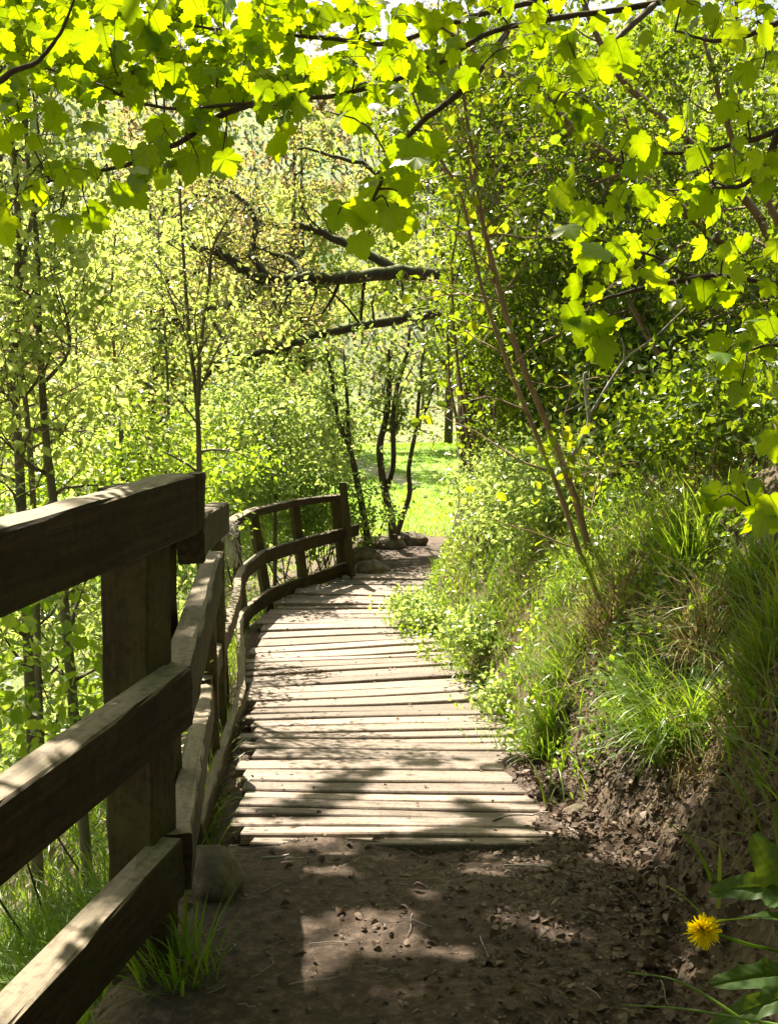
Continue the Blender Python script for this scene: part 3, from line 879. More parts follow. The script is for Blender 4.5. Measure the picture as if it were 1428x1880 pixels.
HB = 'pale green hawthorns by the stream'
bush('hawthorn_bush', 'big blue green hawthorn left of the far fence bay', P(500, 825, 13.2), (1.2, 1.2, .95), 95, 8000, .075, 'thorn_leaf', 'bark', .3, HB)
bush('hawthorn_bush', 'pale hawthorn directly behind the grey forked sapling', P(415, 820, 12), (.9, 1, 1.1), 80, 6000, .075, 'thorn_leaf', 'bark', .28, HB)
bush('hawthorn_bush', 'upper hawthorn crown under the lowest mossy limb', P(570, 765, 15.5), (1.0, 1.2, .5), 50, 3400, .085, 'thorn_leaf', 'bark', .3, HB)
bush('hawthorn_bush', 'dark shaded hawthorn seen through the far fence rails', P(555, 950, 13), (1.3, .7, .6), 60, 5000, .065, 'thorn_leaf', 'bark', .22, HB)
bush('hawthorn_bush', 'small loose bush between the tall end post and the twin stemmed tree', P(605, 850, 14.5), (.35, .6, .8), 24, 1500, .07, 'thorn_leaf', 'bark', .25, HB)
BB = 'brambles below the fence'
for (u, v, d, rx, rz, n, lab) in [
    (30, 1180, 3.7, .45, .4, 900, 'backlit bramble seen between the top and middle near rails'),
    (110, 1300, 4.4, .5, .4, 1000, 'bramble tangle close behind the near post above the middle rail'),
    (60, 900, 6.6, .8, .7, 2600, 'bright bramble bank above the top rail at the left'),
    (200, 900, 7.2, .9, .7, 3000, 'bright bramble mound behind the highest part of the top rail'),
    (330, 880, 8.6, .8, .6, 2600, 'leafy mound behind the top of the near post')]:
    p = P(u, v, d)
    bush('bramble_bush', lab, p, (rx, rx, rz), 34, int(n * (.55 if d < 5 else .8)), .048 if d < 5 else .055, 'bramble_leaf', 'twig', .16, BB, tmpl=T_OVAL2 if d < 5 else T_OVAL, nstem=9)

# --- right bank: hazel with long leaning stems
HZ = ('hazel_bark', 'hazel_bark', 'hazel_leaf')
tree('hazel_tree', 'multi stemmed hazel leaning over the path from the right bank', [
    (px((1092, 1085, 6), (1082, 1020, 6), (1065, 950, 6), (1036, 860, 6), (1004, 780, 6), (962, 680, 5.95), (932, 590, 5.9), (906, 490, 5.9), (884, 400, 5.9), (870, 300, 5.9), (850, 170, 5.9), (838, 40, 6)), .024, .010),
    (px((1078, 1060, 5.95), (1036, 930, 5.95), (994, 820, 5.95), (952, 720, 5.9), (918, 630, 5.8), (888, 540, 5.8), (866, 450, 5.8), (845, 355, 5.8), (800, 280, 5.8), (775, 220, 5.8), (735, 110, 5.8)), .017, .007),
    (px((1086, 1050, 6.1), (1075, 980, 6.1), (1045, 900, 6.05), (1030, 850, 6)), .013, .009),
    (px((905, 520, 5.9), (892, 430, 6), (870, 360, 6.1), (860, 290, 6.1), (845, 200, 6.2)), .014, .006)],
    HZ, 18, (.5, 1.3), 800, .06, .05, 2, f0=.5, tmpl=T_OVAL2, bend=.15)
tree('dead_branch', 'bleached dead branch forking up from the hazel base', [
    (px((1034, 856, 5.85), (1062, 818, 5.85), (1080, 775, 5.85), (1076, 735, 5.85), (1072, 690, 5.85), (1078, 684, 5.85)), .015, .006),
    (px((1081, 765, 5.85), (1120, 700, 5.85), (1152, 655, 5.85), (1200, 620, 5.85), (1258, 565, 5.85)), .010, .004),
    (px((1143, 672, 5.85), (1145, 640, 5.85), (1140, 620, 5.85)), .005, .003)],
    ('pale_bark', 'pale_bark', 'hazel_leaf'), 2, (.1, .25), 0, .05, cat='branch', depth=1) if False else None
db = thing('dead_branch', P(1034, 856, 5.85), 'bleached dead branch forking up beside the hazel stems', 'branch')
mb = MB()
for q, r0, r1 in [
    (px((1034, 858, 5.9), (1062, 818, 5.85), (1080, 775, 5.85), (1076, 735, 5.85), (1072, 690, 5.85), (1078, 684, 5.85)), .016, .007),
    (px((1081, 765, 5.85), (1120, 700, 5.85), (1152, 655, 5.85), (1200, 620, 5.85), (1258, 565, 5.85)), .011, .004),
    (px((1143, 672, 5.85), (1145, 640, 5.85), (1140, 620, 5.85)), .005, .003)]:
    q = spline(q, 18); mb.add(*tube(q, np.linspace(r0, r1, 18), 6, .15))
mb.build('bough', M['pale_bark'], db, True)
LT = ('hazel_bark', 'hazel_bark', 'hedge_leaf')
LG = 'trees leaning out from the right bank'
tree('leaning_tree', 'longest brown trunk slanting from the right edge to the top centre', [
    (px((1560, 700, 8), (1480, 600, 8), (1384, 495, 8), (1239, 375, 8), (1144, 305, 8), (1074, 255, 8), (974, 165, 8), (909, 125, 8), (800, 40, 8.1)), .052, .022),
    (px((1239, 375, 8), (1180, 300, 8.2), (1140, 200, 8.3)), .02, .008)],
    LT, 20, (.8, 2.0), 2600, .065, .07, 2, f0=.15, group=LG)
tree('leaning_tree', 'brown trunk above the longest one, slanting through the upper right corner', [
    (px((1560, 620, 7.3), (1480, 520, 7.3), (1414, 440, 7.3), (1379, 380, 7.3), (1269, 265, 7.3), (1179, 185, 7.3), (1129, 130, 7.3), (1084, 40, 7.3), (1050, -60, 7.3)), .042, .02)],
    LT, 18, (.8, 1.8), 2300, .06, .07, 2, f0=.1, group=LG)
tree('leaning_tree', 'thin reddish trunk slanting through the dark hollow of the hedge', [
    (px((1335, 880, 7), (1290, 780, 7), (1240, 700, 7.1), (1195, 630, 7.2), (1140, 530, 7.4), (1040, 380, 7.6), (980, 280, 7.8)), .032, .012)],
    LT, 18, (.6, 1.5), 3600, .06, .07, 2, f0=.3, group=LG)
tree('leaning_tree', 'pale twiggy tree behind the hazel, its thin rods fanning left', [
    (px((1260, 760, 9), (1200, 650, 9), (1110, 540, 9), (1000, 430, 9), (880, 350, 9), (790, 300, 9)), .035, .008),
    (px((1200, 650, 9), (1090, 500, 9.2), (960, 440, 9.3), (850, 420, 9.4)), .018, .005),
    (px((1230, 700, 9), (1130, 420, 9.1), (1010, 330, 9.2), (900, 310, 9.3)), .018, .005),
    (px((1160, 590, 9), (1080, 430, 9), (1040, 330, 9), (1030, 200, 9)), .016, .005)],
    ('pale_bark', 'pale_bark', 'hedge_leaf'), 20, (.8, 2.0), 5200, .06, .08, 2, f0=.2, group=LG)
tree('leaning_tree', 'grey stem at the far right edge crossing behind the sycamore leaves', [
    (px((1560, 640, 6.2), (1470, 480, 6.2), (1400, 360, 6.2), (1360, 300, 6.3), (1320, 180, 6.4), (1290, 60, 6.5)), .034, .014)],
    LT, 18, (.6, 1.4), 2600, .06, .06, 2, f0=.1, group=LG)

HG = 'hedge bushes on the right bank'
for (u, v, d, rx, ry, rz, nc, n, ls, mt, lab) in [
    (965, 590, 11, .85, 1.0, 1.1, 90, 7500, .07, 'hedge_leaf', 'tall green bush left of the hazel stems, under the oak limbs'),
    (1000, 790, 10, .6, .8, .8, 60, 5200, .06, 'hedge_leaf', 'rounded green bush at the right side of the meadow gap'),
    (1000, 560, 10, 1.0, .9, 1.2, 90, 7500, .065, 'hedge_leaf', 'tall bush directly behind the hazel stems'),
    (1045, 960, 7.6, .6, .7, .48, 80, 6500, .05, 'thorn_leaf', 'fine leaved bush left of the hazel base beside the boardwalk'),
    (960, 1010, 9.2, .55, .8, .36, 70, 5000, .05, 'thorn_leaf', 'low fine leaved bush where the boardwalk ends'),
    (1130, 690, 8.8, .9, .8, .9, 80, 6000, .06, 'hedge_leaf', 'dark ivy coloured bush right of the dead branch'),
    (1230, 560, 9, 1.1, .9, 1.2, 80, 6000, .065, 'hedge_leaf', 'deep green bush above the dark hollow'),
    (1180, 800, 8.2, .6, .6, .5, 46, 3200, .06, 'hedge_leaf', 'shaded low bush inside the dark hollow'),
    (1400, 640, 8, 1.0, .9, 1.0, 70, 4800, .06, 'hedge_leaf', 'dim bush behind the sycamore sprays at the right edge'),
    (1080, 340, 11.5, 1.5, 1.2, 1.3, 90, 6500, .08, 'hedge_leaf', 'high bush crown behind the slanting trunks'),
    (1300, 250, 11, 1.6, 1.2, 1.4, 90, 6500, .08, 'hedge_leaf', 'high bush crown in the upper right corner'),
    (900, 400, 13.5, 1.0, 1.1, 1.1, 60, 4200, .08, 'hedge_leaf', 'sunlit bush crown over the right end of the mossy limbs'),
    (900, 975, 12.0, .35, .6, .26, 36, 2000, .055, 'thorn_leaf', 'small bright bush beside the dirt path past the boardwalk')]:
    bush('hedge_bush', lab, P(u, v, d), (rx, ry, rz), nc, n, ls, mt, 'hazel_bark', .26, HG)
bush('hedge_bush', 'leafy crown right of the hazel tips, shading the hollow below', P(1000, 150, 10.3), (1.1, 1.0, .75), 80, 5200, .075, 'hedge_leaf', 'hazel_bark', .26, HG)
bush('hedge_bush', 'leafy crown between the hazel tips, high over the hedge', P(880, 190, 9.6), (1.0, 1.0, .75), 80, 5200, .075, 'hedge_leaf', 'hazel_bark', .26, HG)
bush('hedge_bush', 'leafy crown above the reddish trunk, higher than the dark hollow', P(1080, 430, 9.0), (.9, .9, .6), 70, 4800, .065, 'hedge_leaf', 'hazel_bark', .24, HG)
for (u, v, rx, rz, nc, n, ls, mt, lab) in [
    (1290, 850, .45, .36, 50, 3600, .05, 'hedge_leaf', 'shaded shrub at the bottom of the thin reddish trunk'),
    (1350, 850, .5, .40, 44, 3000, .05, 'hedge_leaf', 'dim shrub on the bank below the drooping sycamore spray'),
    (800, 1125, .46, .10, 50, 1700, .04, 'thorn_leaf', 'leafy clump spilling over the plank ends at the bend'),
    (900, 1170, .40, .10, 44, 1300, .04, 'thorn_leaf', 'nettle like clump leaning over the boardwalk before the bend'),
    (940, 1290, .26, .07, 24, 500, .035, 'thorn_leaf', 'low leafy weeds at the plank edge below the bank')]:
    p = hit(u, v); p[2] += rz * .7
    bush('hedge_bush', lab, p, (rx, rx, rz), nc, n, ls, mt, 'hazel_bark', .2 if rz > .2 else .11, HG, tmpl=T_OVAL2 if rz < .2 else T_OVAL)
mossy = rock(880, 790, 15, .55, 'large dark mossy boulder half hidden by the hedge beside the meadow', 31, squash=(.9, .9, 1.5))
mossy.data.materials[0] = M['oak_bark']

# ------------------------------------------------------------------ sycamore overhead
syc_foot = np.array([3.6, .6, H(3.6, .6)])
syc = thing('sycamore_tree', syc_foot, 'sycamore whose big lobed leaves hang over the path along the top of the view', 'tree')
tb = MB()
tk = spline([syc_foot - [0, 0, .3], [3.5, .7, 2.2], [3.3, 1.0, 4.0], [3.1, 1.4, 5.6], [2.8, 1.8, 7.2]], 20)
tb.add(*tube(tk, np.linspace(.24, .10, 20), 12, .1))
tb.build('trunk', M['bark'], syc, True)
BR = [
    [(1700, -160, 3.0), (1500, -60, 3.1), (1200, 10, 3.2), (930, 58, 3.1), (814, 115, 3.0), (714, 155, 2.9), (630, 176, 2.8), (535, 188, 2.8), (420, 197, 2.8), (300, 200, 2.9), (190, 165, 3.0), (80, 125, 3.1), (-40, 112, 3.2)],
    [(1300, -120, 3.5), (1050, -20, 3.5), (860, 30, 3.4), (714, 76, 3.3), (600, 72, 3.2), (510, 64, 3.2), (420, 60, 3.2), (280, 33, 3.2), (180, -20, 3.2)],
    [(1700, 100, 2.4), (1500, 212, 2.5), (1428, 245, 2.55), (1350, 268, 2.6), (1280, 282, 2.65), (1175, 289, 2.7), (1090, 330, 2.75)],
    [(1700, 590, 2.9), (1500, 530, 3.0), (1420, 521, 3.0), (1330, 510, 3.0), (1264, 507, 3.0), (1194, 470, 3.0), (1084, 435, 3.0)],
    [(1300, 508, 3.0), (1200, 525, 3.0), (1129, 541, 3.0), (1060, 565, 3.0)],
    [(-300, 260, 2.7), (-60, 170, 2.6), (20, 130, 2.6), (65, 110, 2.6), (105, 60, 2.6), (140, -30, 2.6)],
    [(930, 60, 3.1), (850, 160, 2.75), (774, 216, 2.7), (724, 282, 2.65), (690, 350, 2.6), (668, 405, 2.6)],
    [(535, 188, 2.8), (470, 190, 2.85), (410, 212, 2.9), (350, 250, 2.9), (280, 281, 2.95), (210, 305, 3), (115, 322, 3), (0, 376, 3.05), (-60, 400, 3.1)],
    [(1200, 10, 3.2), (1140, 70, 3.0), (1090, 120, 2.9), (1050, 170, 2.85), (1010, 210, 2.8)],
    [(1428, 245, 2.55), (1410, 300, 2.6), (1370, 340, 2.6), (1300, 345, 2.7), (1230, 345, 2.8)],
    [(1700, 700, 2.6), (1500, 660, 2.7), (1420, 640, 2.75), (1370, 650, 2.75)],
    [(1600, -40, 2.3), (1450, 30, 2.4), (1330, 70, 2.5), (1240, 50, 2.6)],
    [(1700, 850, 2.4), (1500, 880, 2.5), (1430, 900, 2.55), (1380, 930, 2.6)]]
mbs = MB(); BPTS = []
for q in BR:
    s = spline([P(*t) for t in q], 6 * len(q)); s = s + np.cumsum(rng.normal(size=s.shape), 0) * .0012
    BPTS.append(s); mbs.add(*tube(s, np.linspace(.011, .003, len(s)), 6, .15))
# join the visible boughs to the trunk
for q, z in ((BR[0], 4.2), (BR[1], 4.6), (BR[2], 3.2), (BR[3], 2.8), (BR[10], 2.6), (BR[11], 3.6), (BR[12], 2.2)):
    a = P(*q[0]); b = tk[np.argmin(abs(tk[:, 2] - z))]
    mbs.add(*tube(spline([b, (a + b) / 2 + [0, 0, .25], a], 14), np.linspace(.05, .011, 14), 6))
a = P(*BR[5][0]); b = tk[15]; mbs.add(*tube(spline([b, (a + b) / 2 + [0, 0, 1.2], a], 16), np.linspace(.06, .011, 16), 6))
BALL = np.vstack(BPTS)
# clusters of leaves: u, v, depth, radius in px, count, mean size
CL = [(400, 150, 3.0, 45, 9), (350, 105, 3.1, 45, 8), (440, 170, 3.0, 40, 6), (480, 60, 3.1, 50, 9), (560, 20, 3.2, 50, 8), (640, 10, 3.3, 50, 8), (1000, 60, 3.2, 50, 7), (1180, 40, 3.2, 55, 8), (1350, 10, 3.0, 55, 8), (40, -5, 3.1, 60, 12), (120, 40, 3.1, 60, 12), (210, 10, 3.2, 60, 12), (290, 70, 3.1, 50, 9), (370, 10, 3.2, 60, 10), (470, -5, 3.3, 60, 8), (20, 110, 3.0, 60, 10), (190, 150, 3.0, 50, 8), (250, 130, 3.0, 45, 7), (400, 75, 3.1, 50, 8),
      (60, 60, 3.0, 70, 16), (150, 20, 3.1, 70, 14), (30, 190, 2.9, 50, 9), (110, 120, 2.9, 50, 9), (200, 85, 2.8, 40, 6), (150, 160, 2.8, 40, 5), (240, 60, 3.1, 50, 8), (330, 30, 3.2, 60, 10),
      (310, 145, 2.9, 45, 7), (335, 180, 2.9, 30, 4), (400, 100, 3.1, 50, 7), (450, 130, 2.9, 45, 7), (430, 30, 3.3, 60, 10), (520, 20, 3.3, 55, 9), (500, 90, 3.0, 50, 8), (560, 140, 2.9, 45, 7), (530, 160, 2.8, 40, 6),
      (600, 215, 2.6, 26, 2), (500, 210, 2.8, 35, 4), (590, 50, 3.2, 50, 7), (650, 130, 2.8, 55, 8), (680, 60, 3.2, 60, 9), (700, 190, 2.75, 50, 7), (720, 120, 2.8, 50, 8), (780, 60, 3.1, 60, 9), (790, 150, 2.9, 45, 6),
      (860, 110, 2.8, 50, 8), (870, 150, 2.75, 36, 4), (880, 30, 3.2, 60, 8), (960, 50, 2.8, 45, 7), (970, 90, 2.7, 35, 5), (1000, 20, 3.1, 55, 8), (1040, 80, 2.8, 28, 3), (1110, 100, 2.8, 35, 3),
      (1000, 165, 2.7, 38, 4), (1040, 190, 2.7, 45, 6), (1080, 200, 2.7, 35, 5), (1010, 220, 2.7, 35, 5), (1090, 150, 2.7, 30, 3),
      (370, 230, 2.85, 30, 4), (300, 245, 2.85, 28, 3), (410, 285, 2.85, 28, 3), (365, 300, 2.85, 26, 3), (290, 290, 2.9, 45, 6), (270, 315, 2.9, 26, 3), (230, 290, 2.9, 40, 5), (100, 345, 2.9, 45, 6), (180, 340, 2.9, 40, 5),
      (240, 365, 2.9, 22, 2), (110, 400, 2.85, 30, 3), (165, 405, 2.85, 30, 3), (60, 330, 2.9, 40, 5), (10, 390, 2.8, 30, 3), (5, 430, 2.8, 20, 2),
      (745, 270, 2.65, 24, 3), (800, 275, 2.7, 26, 3), (750, 320, 2.65, 26, 3), (745, 365, 2.6, 22, 2), (715, 395, 2.6, 24, 3), (655, 395, 2.6, 22, 2), (620, 405, 2.6, 20, 1), (672, 450, 2.55, 12, 1), (690, 330, 2.65, 22, 2),
      (1300, 40, 2.5, 60, 8), (1390, 60, 2.4, 55, 7), (1270, 20, 2.7, 40, 6), (1400, 140, 2.4, 45, 5), (1350, 215, 2.5, 50, 6), (1260, 235, 2.6, 45, 5), (1185, 265, 2.6, 40, 5), (1140, 290, 2.65, 45, 6),
      (1110, 370, 2.65, 30, 4), (1040, 345, 2.75, 30, 2), (1165, 330, 2.7, 35, 4), (1220, 380, 2.65, 30, 3), (1290, 335, 2.65, 45, 7), (1350, 345, 2.6, 40, 6), (1300, 385, 2.65, 22, 2), (1410, 290, 2.5, 35, 4), (1400, 340, 2.5, 30, 3),
      (1070, 430, 2.95, 26, 3), (1140, 470, 2.95, 45, 7), (1190, 445, 2.95, 36, 5), (1100, 480, 2.95, 26, 3), (1170, 500, 2.95, 30, 4), (1240, 540, 2.95, 30, 4), (1200, 520, 2.95, 25, 2), (1285, 550, 2.9, 25, 3),
      (1075, 540, 2.9, 25, 3), (1060, 590, 2.85, 20, 2), (1090, 600, 2.85, 22, 2), (1130, 595, 2.9, 20, 2), (1100, 640, 2.85, 24, 2), (1340, 470, 2.9, 45, 6), (1400, 480, 2.8, 40, 5), (1340, 540, 2.9, 40, 5), (1410, 560, 2.8, 40, 5), (1380, 600, 2.8, 40, 5),
      (1340, 650, 2.75, 34, 6), (1320, 670, 2.75, 24, 3), (1390, 650, 2.7, 34, 5), (1360, 720, 2.7, 28, 2), (1415, 720, 2.6, 30, 3), (1420, 790, 2.55, 35, 3), (1400, 900, 2.6, 35, 4), (1310, 930, 2.7, 24, 2), (1400, 950, 2.6, 20, 3), (1360, 900, 2.65, 24, 2)]
LP, LD, LN, LS, pet = [], [], [], [], MB()
for (u, v, d, rp, n) in CL:
    c = P(u, v, d)
    j = np.argmin(np.linalg.norm(BALL - c, axis=1)); b = BALL[j]
    tw_end = c + np.array([0, 0, .015])
    if np.linalg.norm(b - c) > .05:
        tq = spline([b, (b + tw_end) / 2 + rng.normal(size=3) * .012 + [0, 0, .02], tw_end], 7); pet.add(*tube(tq, np.linspace(.0032, .0018, 7), 4))
    else: tq = np.array([b, tw_end])
    n = max(1, int(n * (1.9 if u < 820 and v < 260 else 1.05) + .5)) if n > 3 else n
    for _ in range(n):
        s_k = .8 if (d < 2.65 and n > 3) else .86 if u > 880 else 1
        p = P(u + rng.normal() * rp * .6, v + rng.normal() * rp * .55, d + rng.normal() * .12)
        s = s_k * rng.uniform(.038, .084) if n > 3 else rng.uniform(.066, .10)
        D = np.array([rng.normal() * .45, rng.normal() * .35, -.75 - rng.random() * .5])
        N = np.array([rng.normal() * .55, -1 + rng.normal() * .4, .1 + rng.normal() * .5])
        if rng.random() < .22: N = np.array([rng.normal() * .4, rng.normal() * .5 - .2, 1.0]); D = np.array([rng.normal(), rng.normal() - .4, -.25])
        p = p - unit(D) * s * .45
        LP.append(p); LD.append(D); LN.append(N); LS.append(s)
        st = tq[rng.integers(max(0, len(tq) - 4), len(tq))]
        if np.linalg.norm(st - p) < .2:
            pet.add(*tube(spline([st, (st + p) / 2 + [0, 0, .012], p], 4), .0011, 3))
mbs.v += pet.v; mbs.f += [tuple(i + mbs.n for i in f) for f in pet.f]; mbs.n += pet.n
mbs.build('branches', M['twig'], syc, True)
leaves('foliage', LP, LD, LN, LS, T_SYC, M['sycamore_veined'], syc, curl=.35, veins=True)
# the rest of the crown, higher up and overhead; its unseen rear part is added for shade
mbc = MB(); LIMB = []
for i in range(20):
    st = tk[9 + i % 11]
    tgt = np.array([rng.uniform(-4.0, 2.2), rng.uniform(4.6, 7.6), 0]) if i < 12 else np.array([rng.uniform(-3.5, 6), rng.uniform(-4.5, 2.5), 0])
    tgt[2] = CZ + rng.uniform(3.0, 4.8); tgt[2] = max(tgt[2], CZ + tgt[1] * .52 + .3)
    q = spline([st, (st * .45 + tgt * .55) + [0, 0, .8] + rng.normal(size=3) * .2, tgt], 24)
    mbc.add(*tube(q, np.linspace(.055, .008, 24), 6, .1)); LIMB.append(q)
LIMB = np.vstack(LIMB)
HOLES = []                                   # openings in the crown that let the sun through to the dirt
for u, v, rx in [(620, 1700, 0.05), (668, 1686, 0.06), (705, 1728, 0.06), (745, 1752, 0.05), (640, 1748, 0.05), (500, 1722, 0.05), (545, 1738, 0.05), (520, 1640, 0.04), (478, 1682, 0.035), (540, 1825, 0.05), (450, 1865, 0.05), (600, 1592, 0.05), (490, 1590, 0.04), (575, 1790, 0.03), (745, 1836, 0.035), (880, 1588, 0.06), (960, 1578, 0.06), (930, 1685, 0.03), (1040, 1725, 0.05), (780, 1640, 0.03), (1130, 1640, 0.04), (850, 1760, 0.03), (1230, 1490, .34), (1110, 1440, .34), (1300, 1450, .3), (1180, 1330, .3), (960, 1500, .12), (1040, 1725, .05), (620, 1535, .12), (770, 1520, .1)]:
    p = hit(u, v); HOLES.append((p[0], p[1], rx * .88, rx * .66))
cl = []
for _ in range(3600):
    gx_, gy_ = rng.uniform(-.95, 2.1), rng.uniform(.9, 5.6)
    if gy_ < 1.85 and not (1.2 < gx_ < 1.75 and gy_ < 1.5 and rng.random() < .3) and not (gx_ > .75 and gy_ > 1.5 and rng.random() < .22): continue
    edge = 3.35 + .25 * float(vnoise(gx_, gy_, 4, 91))
    if gx_ > .95: edge = 2.6 + .5 * float(vnoise(gx_, gy_, 3, 94))
    if gy_ > edge and (float(vnoise(gx_, gy_, 5, 95)) < (.1 if gy_ < 4.5 else .4) or rng.random() > .4): continue
    if float(vnoise(gx_, gy_, 10, 92)) < -.58: continue
    if any(np.hypot((gx_ - a_) / sa, (gy_ - b_) / sb) < 1 for a_, b_, sa, sb in HOLES): continue
    h = rng.uniform(4.2, 5.6)
    c = np.array([gx_ + h * SUN_DIR[0] / SUN_DIR[2], gy_ + h * SUN_DIR[1] / SUN_DIR[2], CZ - 1.55 + h])
    if c[2] - CZ < abs(c[1]) * .43 + .2: continue
    cl.append((c, 9, .055))
for _ in range(850):  # unseen clusters over and behind the camera, added to cut sky light
    c = np.array([rng.uniform(-4.5, 5.5), rng.uniform(-6, 3.2), CZ + rng.uniform(2.2, 5.2)])
    hh = c[2] - CZ + 1.55
    cl.append((c, 30, .26))
Pp, D, N, S = [], [], [], []
for c, n, sg in cl:
    b = LIMB[np.argmin(np.linalg.norm(LIMB - c, axis=1))]
    q = spline([b, (b + c) / 2 + rng.normal(size=3) * .08 + [0, 0, .05], c], 7); mbc.add(*tube(q, np.linspace(.008, .003, 7), 3))
    Pp.append(c + rng.normal(size=(n, 3)) * sg); D.append(rand_dirs(n) - [0, 0, .5]); N.append(rand_dirs(n) * .7 + [0, 0, 1.0]); S.append(rng.uniform(.08, .17, n))
mbc.build('limbs', M['bark'], syc, True)
Pp, D, N, S = np.vstack(Pp), np.vstack(D), np.vstack(N), np.concatenate(S)
mid = Pp + unit(D) * S[:, None] * .45
hh = mid[:, 2] - CZ + 1.5
hx_, hy_ = mid[:, 0] - hh * SUN_DIR[0] / SUN_DIR[2], mid[:, 1] - hh * SUN_DIR[1] / SUN_DIR[2]
ok = np.ones(len(Pp), bool)
for a_, b_, sa, sb in HOLES: ok &= np.hypot((hx_ - a_) / (sa + .03 + S * .36), (hy_ - b_) / (sb + .02 + S * .32)) > 1
for (u, v, d, rp, n) in CL:                  # the low sprays on the right hang in a gap of the crown, in full sun
    if u < 560 or (1090 < u and 225 < v < 400) or (u > 1150 and v < 225): continue
    w = mid - P(u, v, d); al = w @ SUN_DIR
    ok &= ~((np.linalg.norm(w - al[:, None] * SUN_DIR, axis=1) < .13 + rp / FPX * d) & (al > .3))
leaves('crown', Pp[ok], D[ok], N[ok], S[ok], T_SYC_LO, M['sycamore_leaf'], syc)

# ------------------------------------------------------------------ woodland across the valley
WG = 'trees on the far slope'
wt = [
    (-6.5, 14, 7.5, 'wood_leaf', 'pale green tree behind the left alders, nearest of the far slope'),
    (-4.6, 19, 8.0, 'wood_leaf', 'light yellow green tree behind the mossy limb tips'),
    (-9.5, 20, 9.5, 'brown_leaf', 'russet budding tree at the left behind the pale green tree'),
    (-5.0, 24, 8, 'wood_leaf', 'pale tree seen over the upper mossy limbs'),
    (-6.5, 27, 11, 'brown_leaf', 'coppery tree above the left end of the mossy limbs'),
    (-12.5, 27, 12, 'wood_leaf', 'tall yellow green tree at the left edge high on the slope'),
    (-3.2, 37, 12, 'wood_leaf', 'pale brownish tree at top centre left of the hanging leaf sprig'),
    (7.0, 30, 10, 'wood_leaf', 'green tree behind the hazel tips right of the meadow'),
    (7.5, 24, 11, 'wood_leaf', 'broad tree behind the leaning trunks on the right'),
    (-4.0, 38, 13, 'brown_leaf', 'thin brown crowned tree farther up the slope at upper left'),
    (2.5, 42, 13, 'wood_leaf', 'dull green tree beyond the meadow at centre'),
    (9.5, 36, 14, 'wood_leaf', 'tall tree on the skyline at upper right'),
    (-10, 40, 14, 'wood_leaf', 'yellowish tree on the upper slope between the russet trees')]
for (x, y, h, mt, lab) in wt:
    z = H(x, y)
    lean = rng.normal(size=2) * .3
    trunk = np.array([[x, y, z - .2], [x + lean[0] * .4, y + lean[1] * .4, z + h * .3], [x + lean[0], y + lean[1], z + h * .65], [x + lean[0] * 1.2, y + lean[1], z + h]])
    stems = [(trunk, .05 + h * .011, .03)]
    for _ in range(3):
        f = rng.uniform(.2, .5); a = rng.random() * 6.28; b0 = spline(trunk, 20)[int(f * 19)]
        e = b0 + np.array([math.cos(a), math.sin(a), 1.1]) * h * rng.uniform(.2, .32)
        stems.append((np.array([b0, (b0 + e) / 2 + rng.normal(size=3) * .2, e]), .05 + h * .004, .02))
    tree('woodland_tree', lab, stems, ('bark', 'bark', mt), 20, (h * .16, h * .36), int(5200 + h * 60), .10 + y * .0042, .16, 2, f0=.18, sub=4, group=WG)

# fine leafy growth that clothes the slope as one mass
n = 52000
x = rng.uniform(-60, 45, n); y = rng.uniform(20, 105, n)
q = np.hypot(x + 1, (y - 20) * .25)
keep = (y > 45 + 2 * vnoise(x, y, .3, 2)) | (x < -6.5 - (y - 20) * .12) | (x > 6 + (y - 20) * .2)
keep &= vnoise(x, y, .55, 77) + .6 * vnoise(x, y, 1.4, 78) > -.55
x, y = x[keep], y[keep]; n = len(x)
dist = np.hypot(x, y)
z = height(x, y) + rng.random(n) ** 1.6 * (1.2 + 4.5 * (vnoise(x, y, .35, 79) > -.2))
S = (.07 + dist * .0048) * rng.uniform(.6, 1.3, n)
br = vnoise(x, y, .16, 80) + rng.normal(size=n) * .5 > .05
for flag, mt, nm, lb in ((True, 'brown_leaf', 'hillside_undergrowth', 'russet scrub clothing the far slope'), (False, 'wood_leaf', 'hillside_foliage', 'pale green scrub clothing the far slope')):
    k = br == flag
    o = leaves(nm, np.stack([x, y, z], 1)[k], rand_dirs(k.sum()) + [0, 0, .2], rand_dirs(k.sum()) + [0, 0, .3], S[k], T_OVAL, M[mt])
    tag(o, lb, kind='stuff')
n = 16000
x = rng.uniform(-13, -1.6, n); y = rng.uniform(6, 24, n)
k = (lft(x, y) > 1.2) & (vnoise(x, y, 1.6, 84) > -.45); x, y = x[k], y[k]; n = len(x)
z = height(x, y) + .1 + rng.random(n) ** 1.5 * (.9 + 1.1 * (vnoise(x, y, .9, 85) > 0))
o = leaves('undergrowth', np.stack([x, y, z], 1), rand_dirs(n) + [0, 0, .2], rand_dirs(n) + [0, 0, .5], rng.uniform(.05, .11, n), T_OVAL, M['thorn_leaf']); tag(o, 'bright low growth on the slope below the fence', kind='stuff')
mb = MB()
for _ in range(420):
    a = rng.uniform(-40, 26); b = rng.uniform(28, 85)
    if abs(a) < 5 and b < 48: continue
    z0 = H(a, b); L = rng.uniform(3, 8)
    e = np.array([a, b, z0]) + np.array([rng.normal() * .25, rng.normal() * .2, 1]) * L
    mb.add(*tube(spline([[a, b, z0 - .2], (np.array([a, b, z0]) + e) / 2 + rng.normal(size=3) * .25, e], 6), np.linspace(.09, .03, 6), 4))
    for _ in range(5):
        s = np.array([a, b, z0]) + (e - np.array([a, b, z0])) * rng.uniform(.3, 1)
        mb.add(*tube([s, s + (rng.normal(size=3) + [0, 0, .5]) * L * .16], [.03, .012], 3))
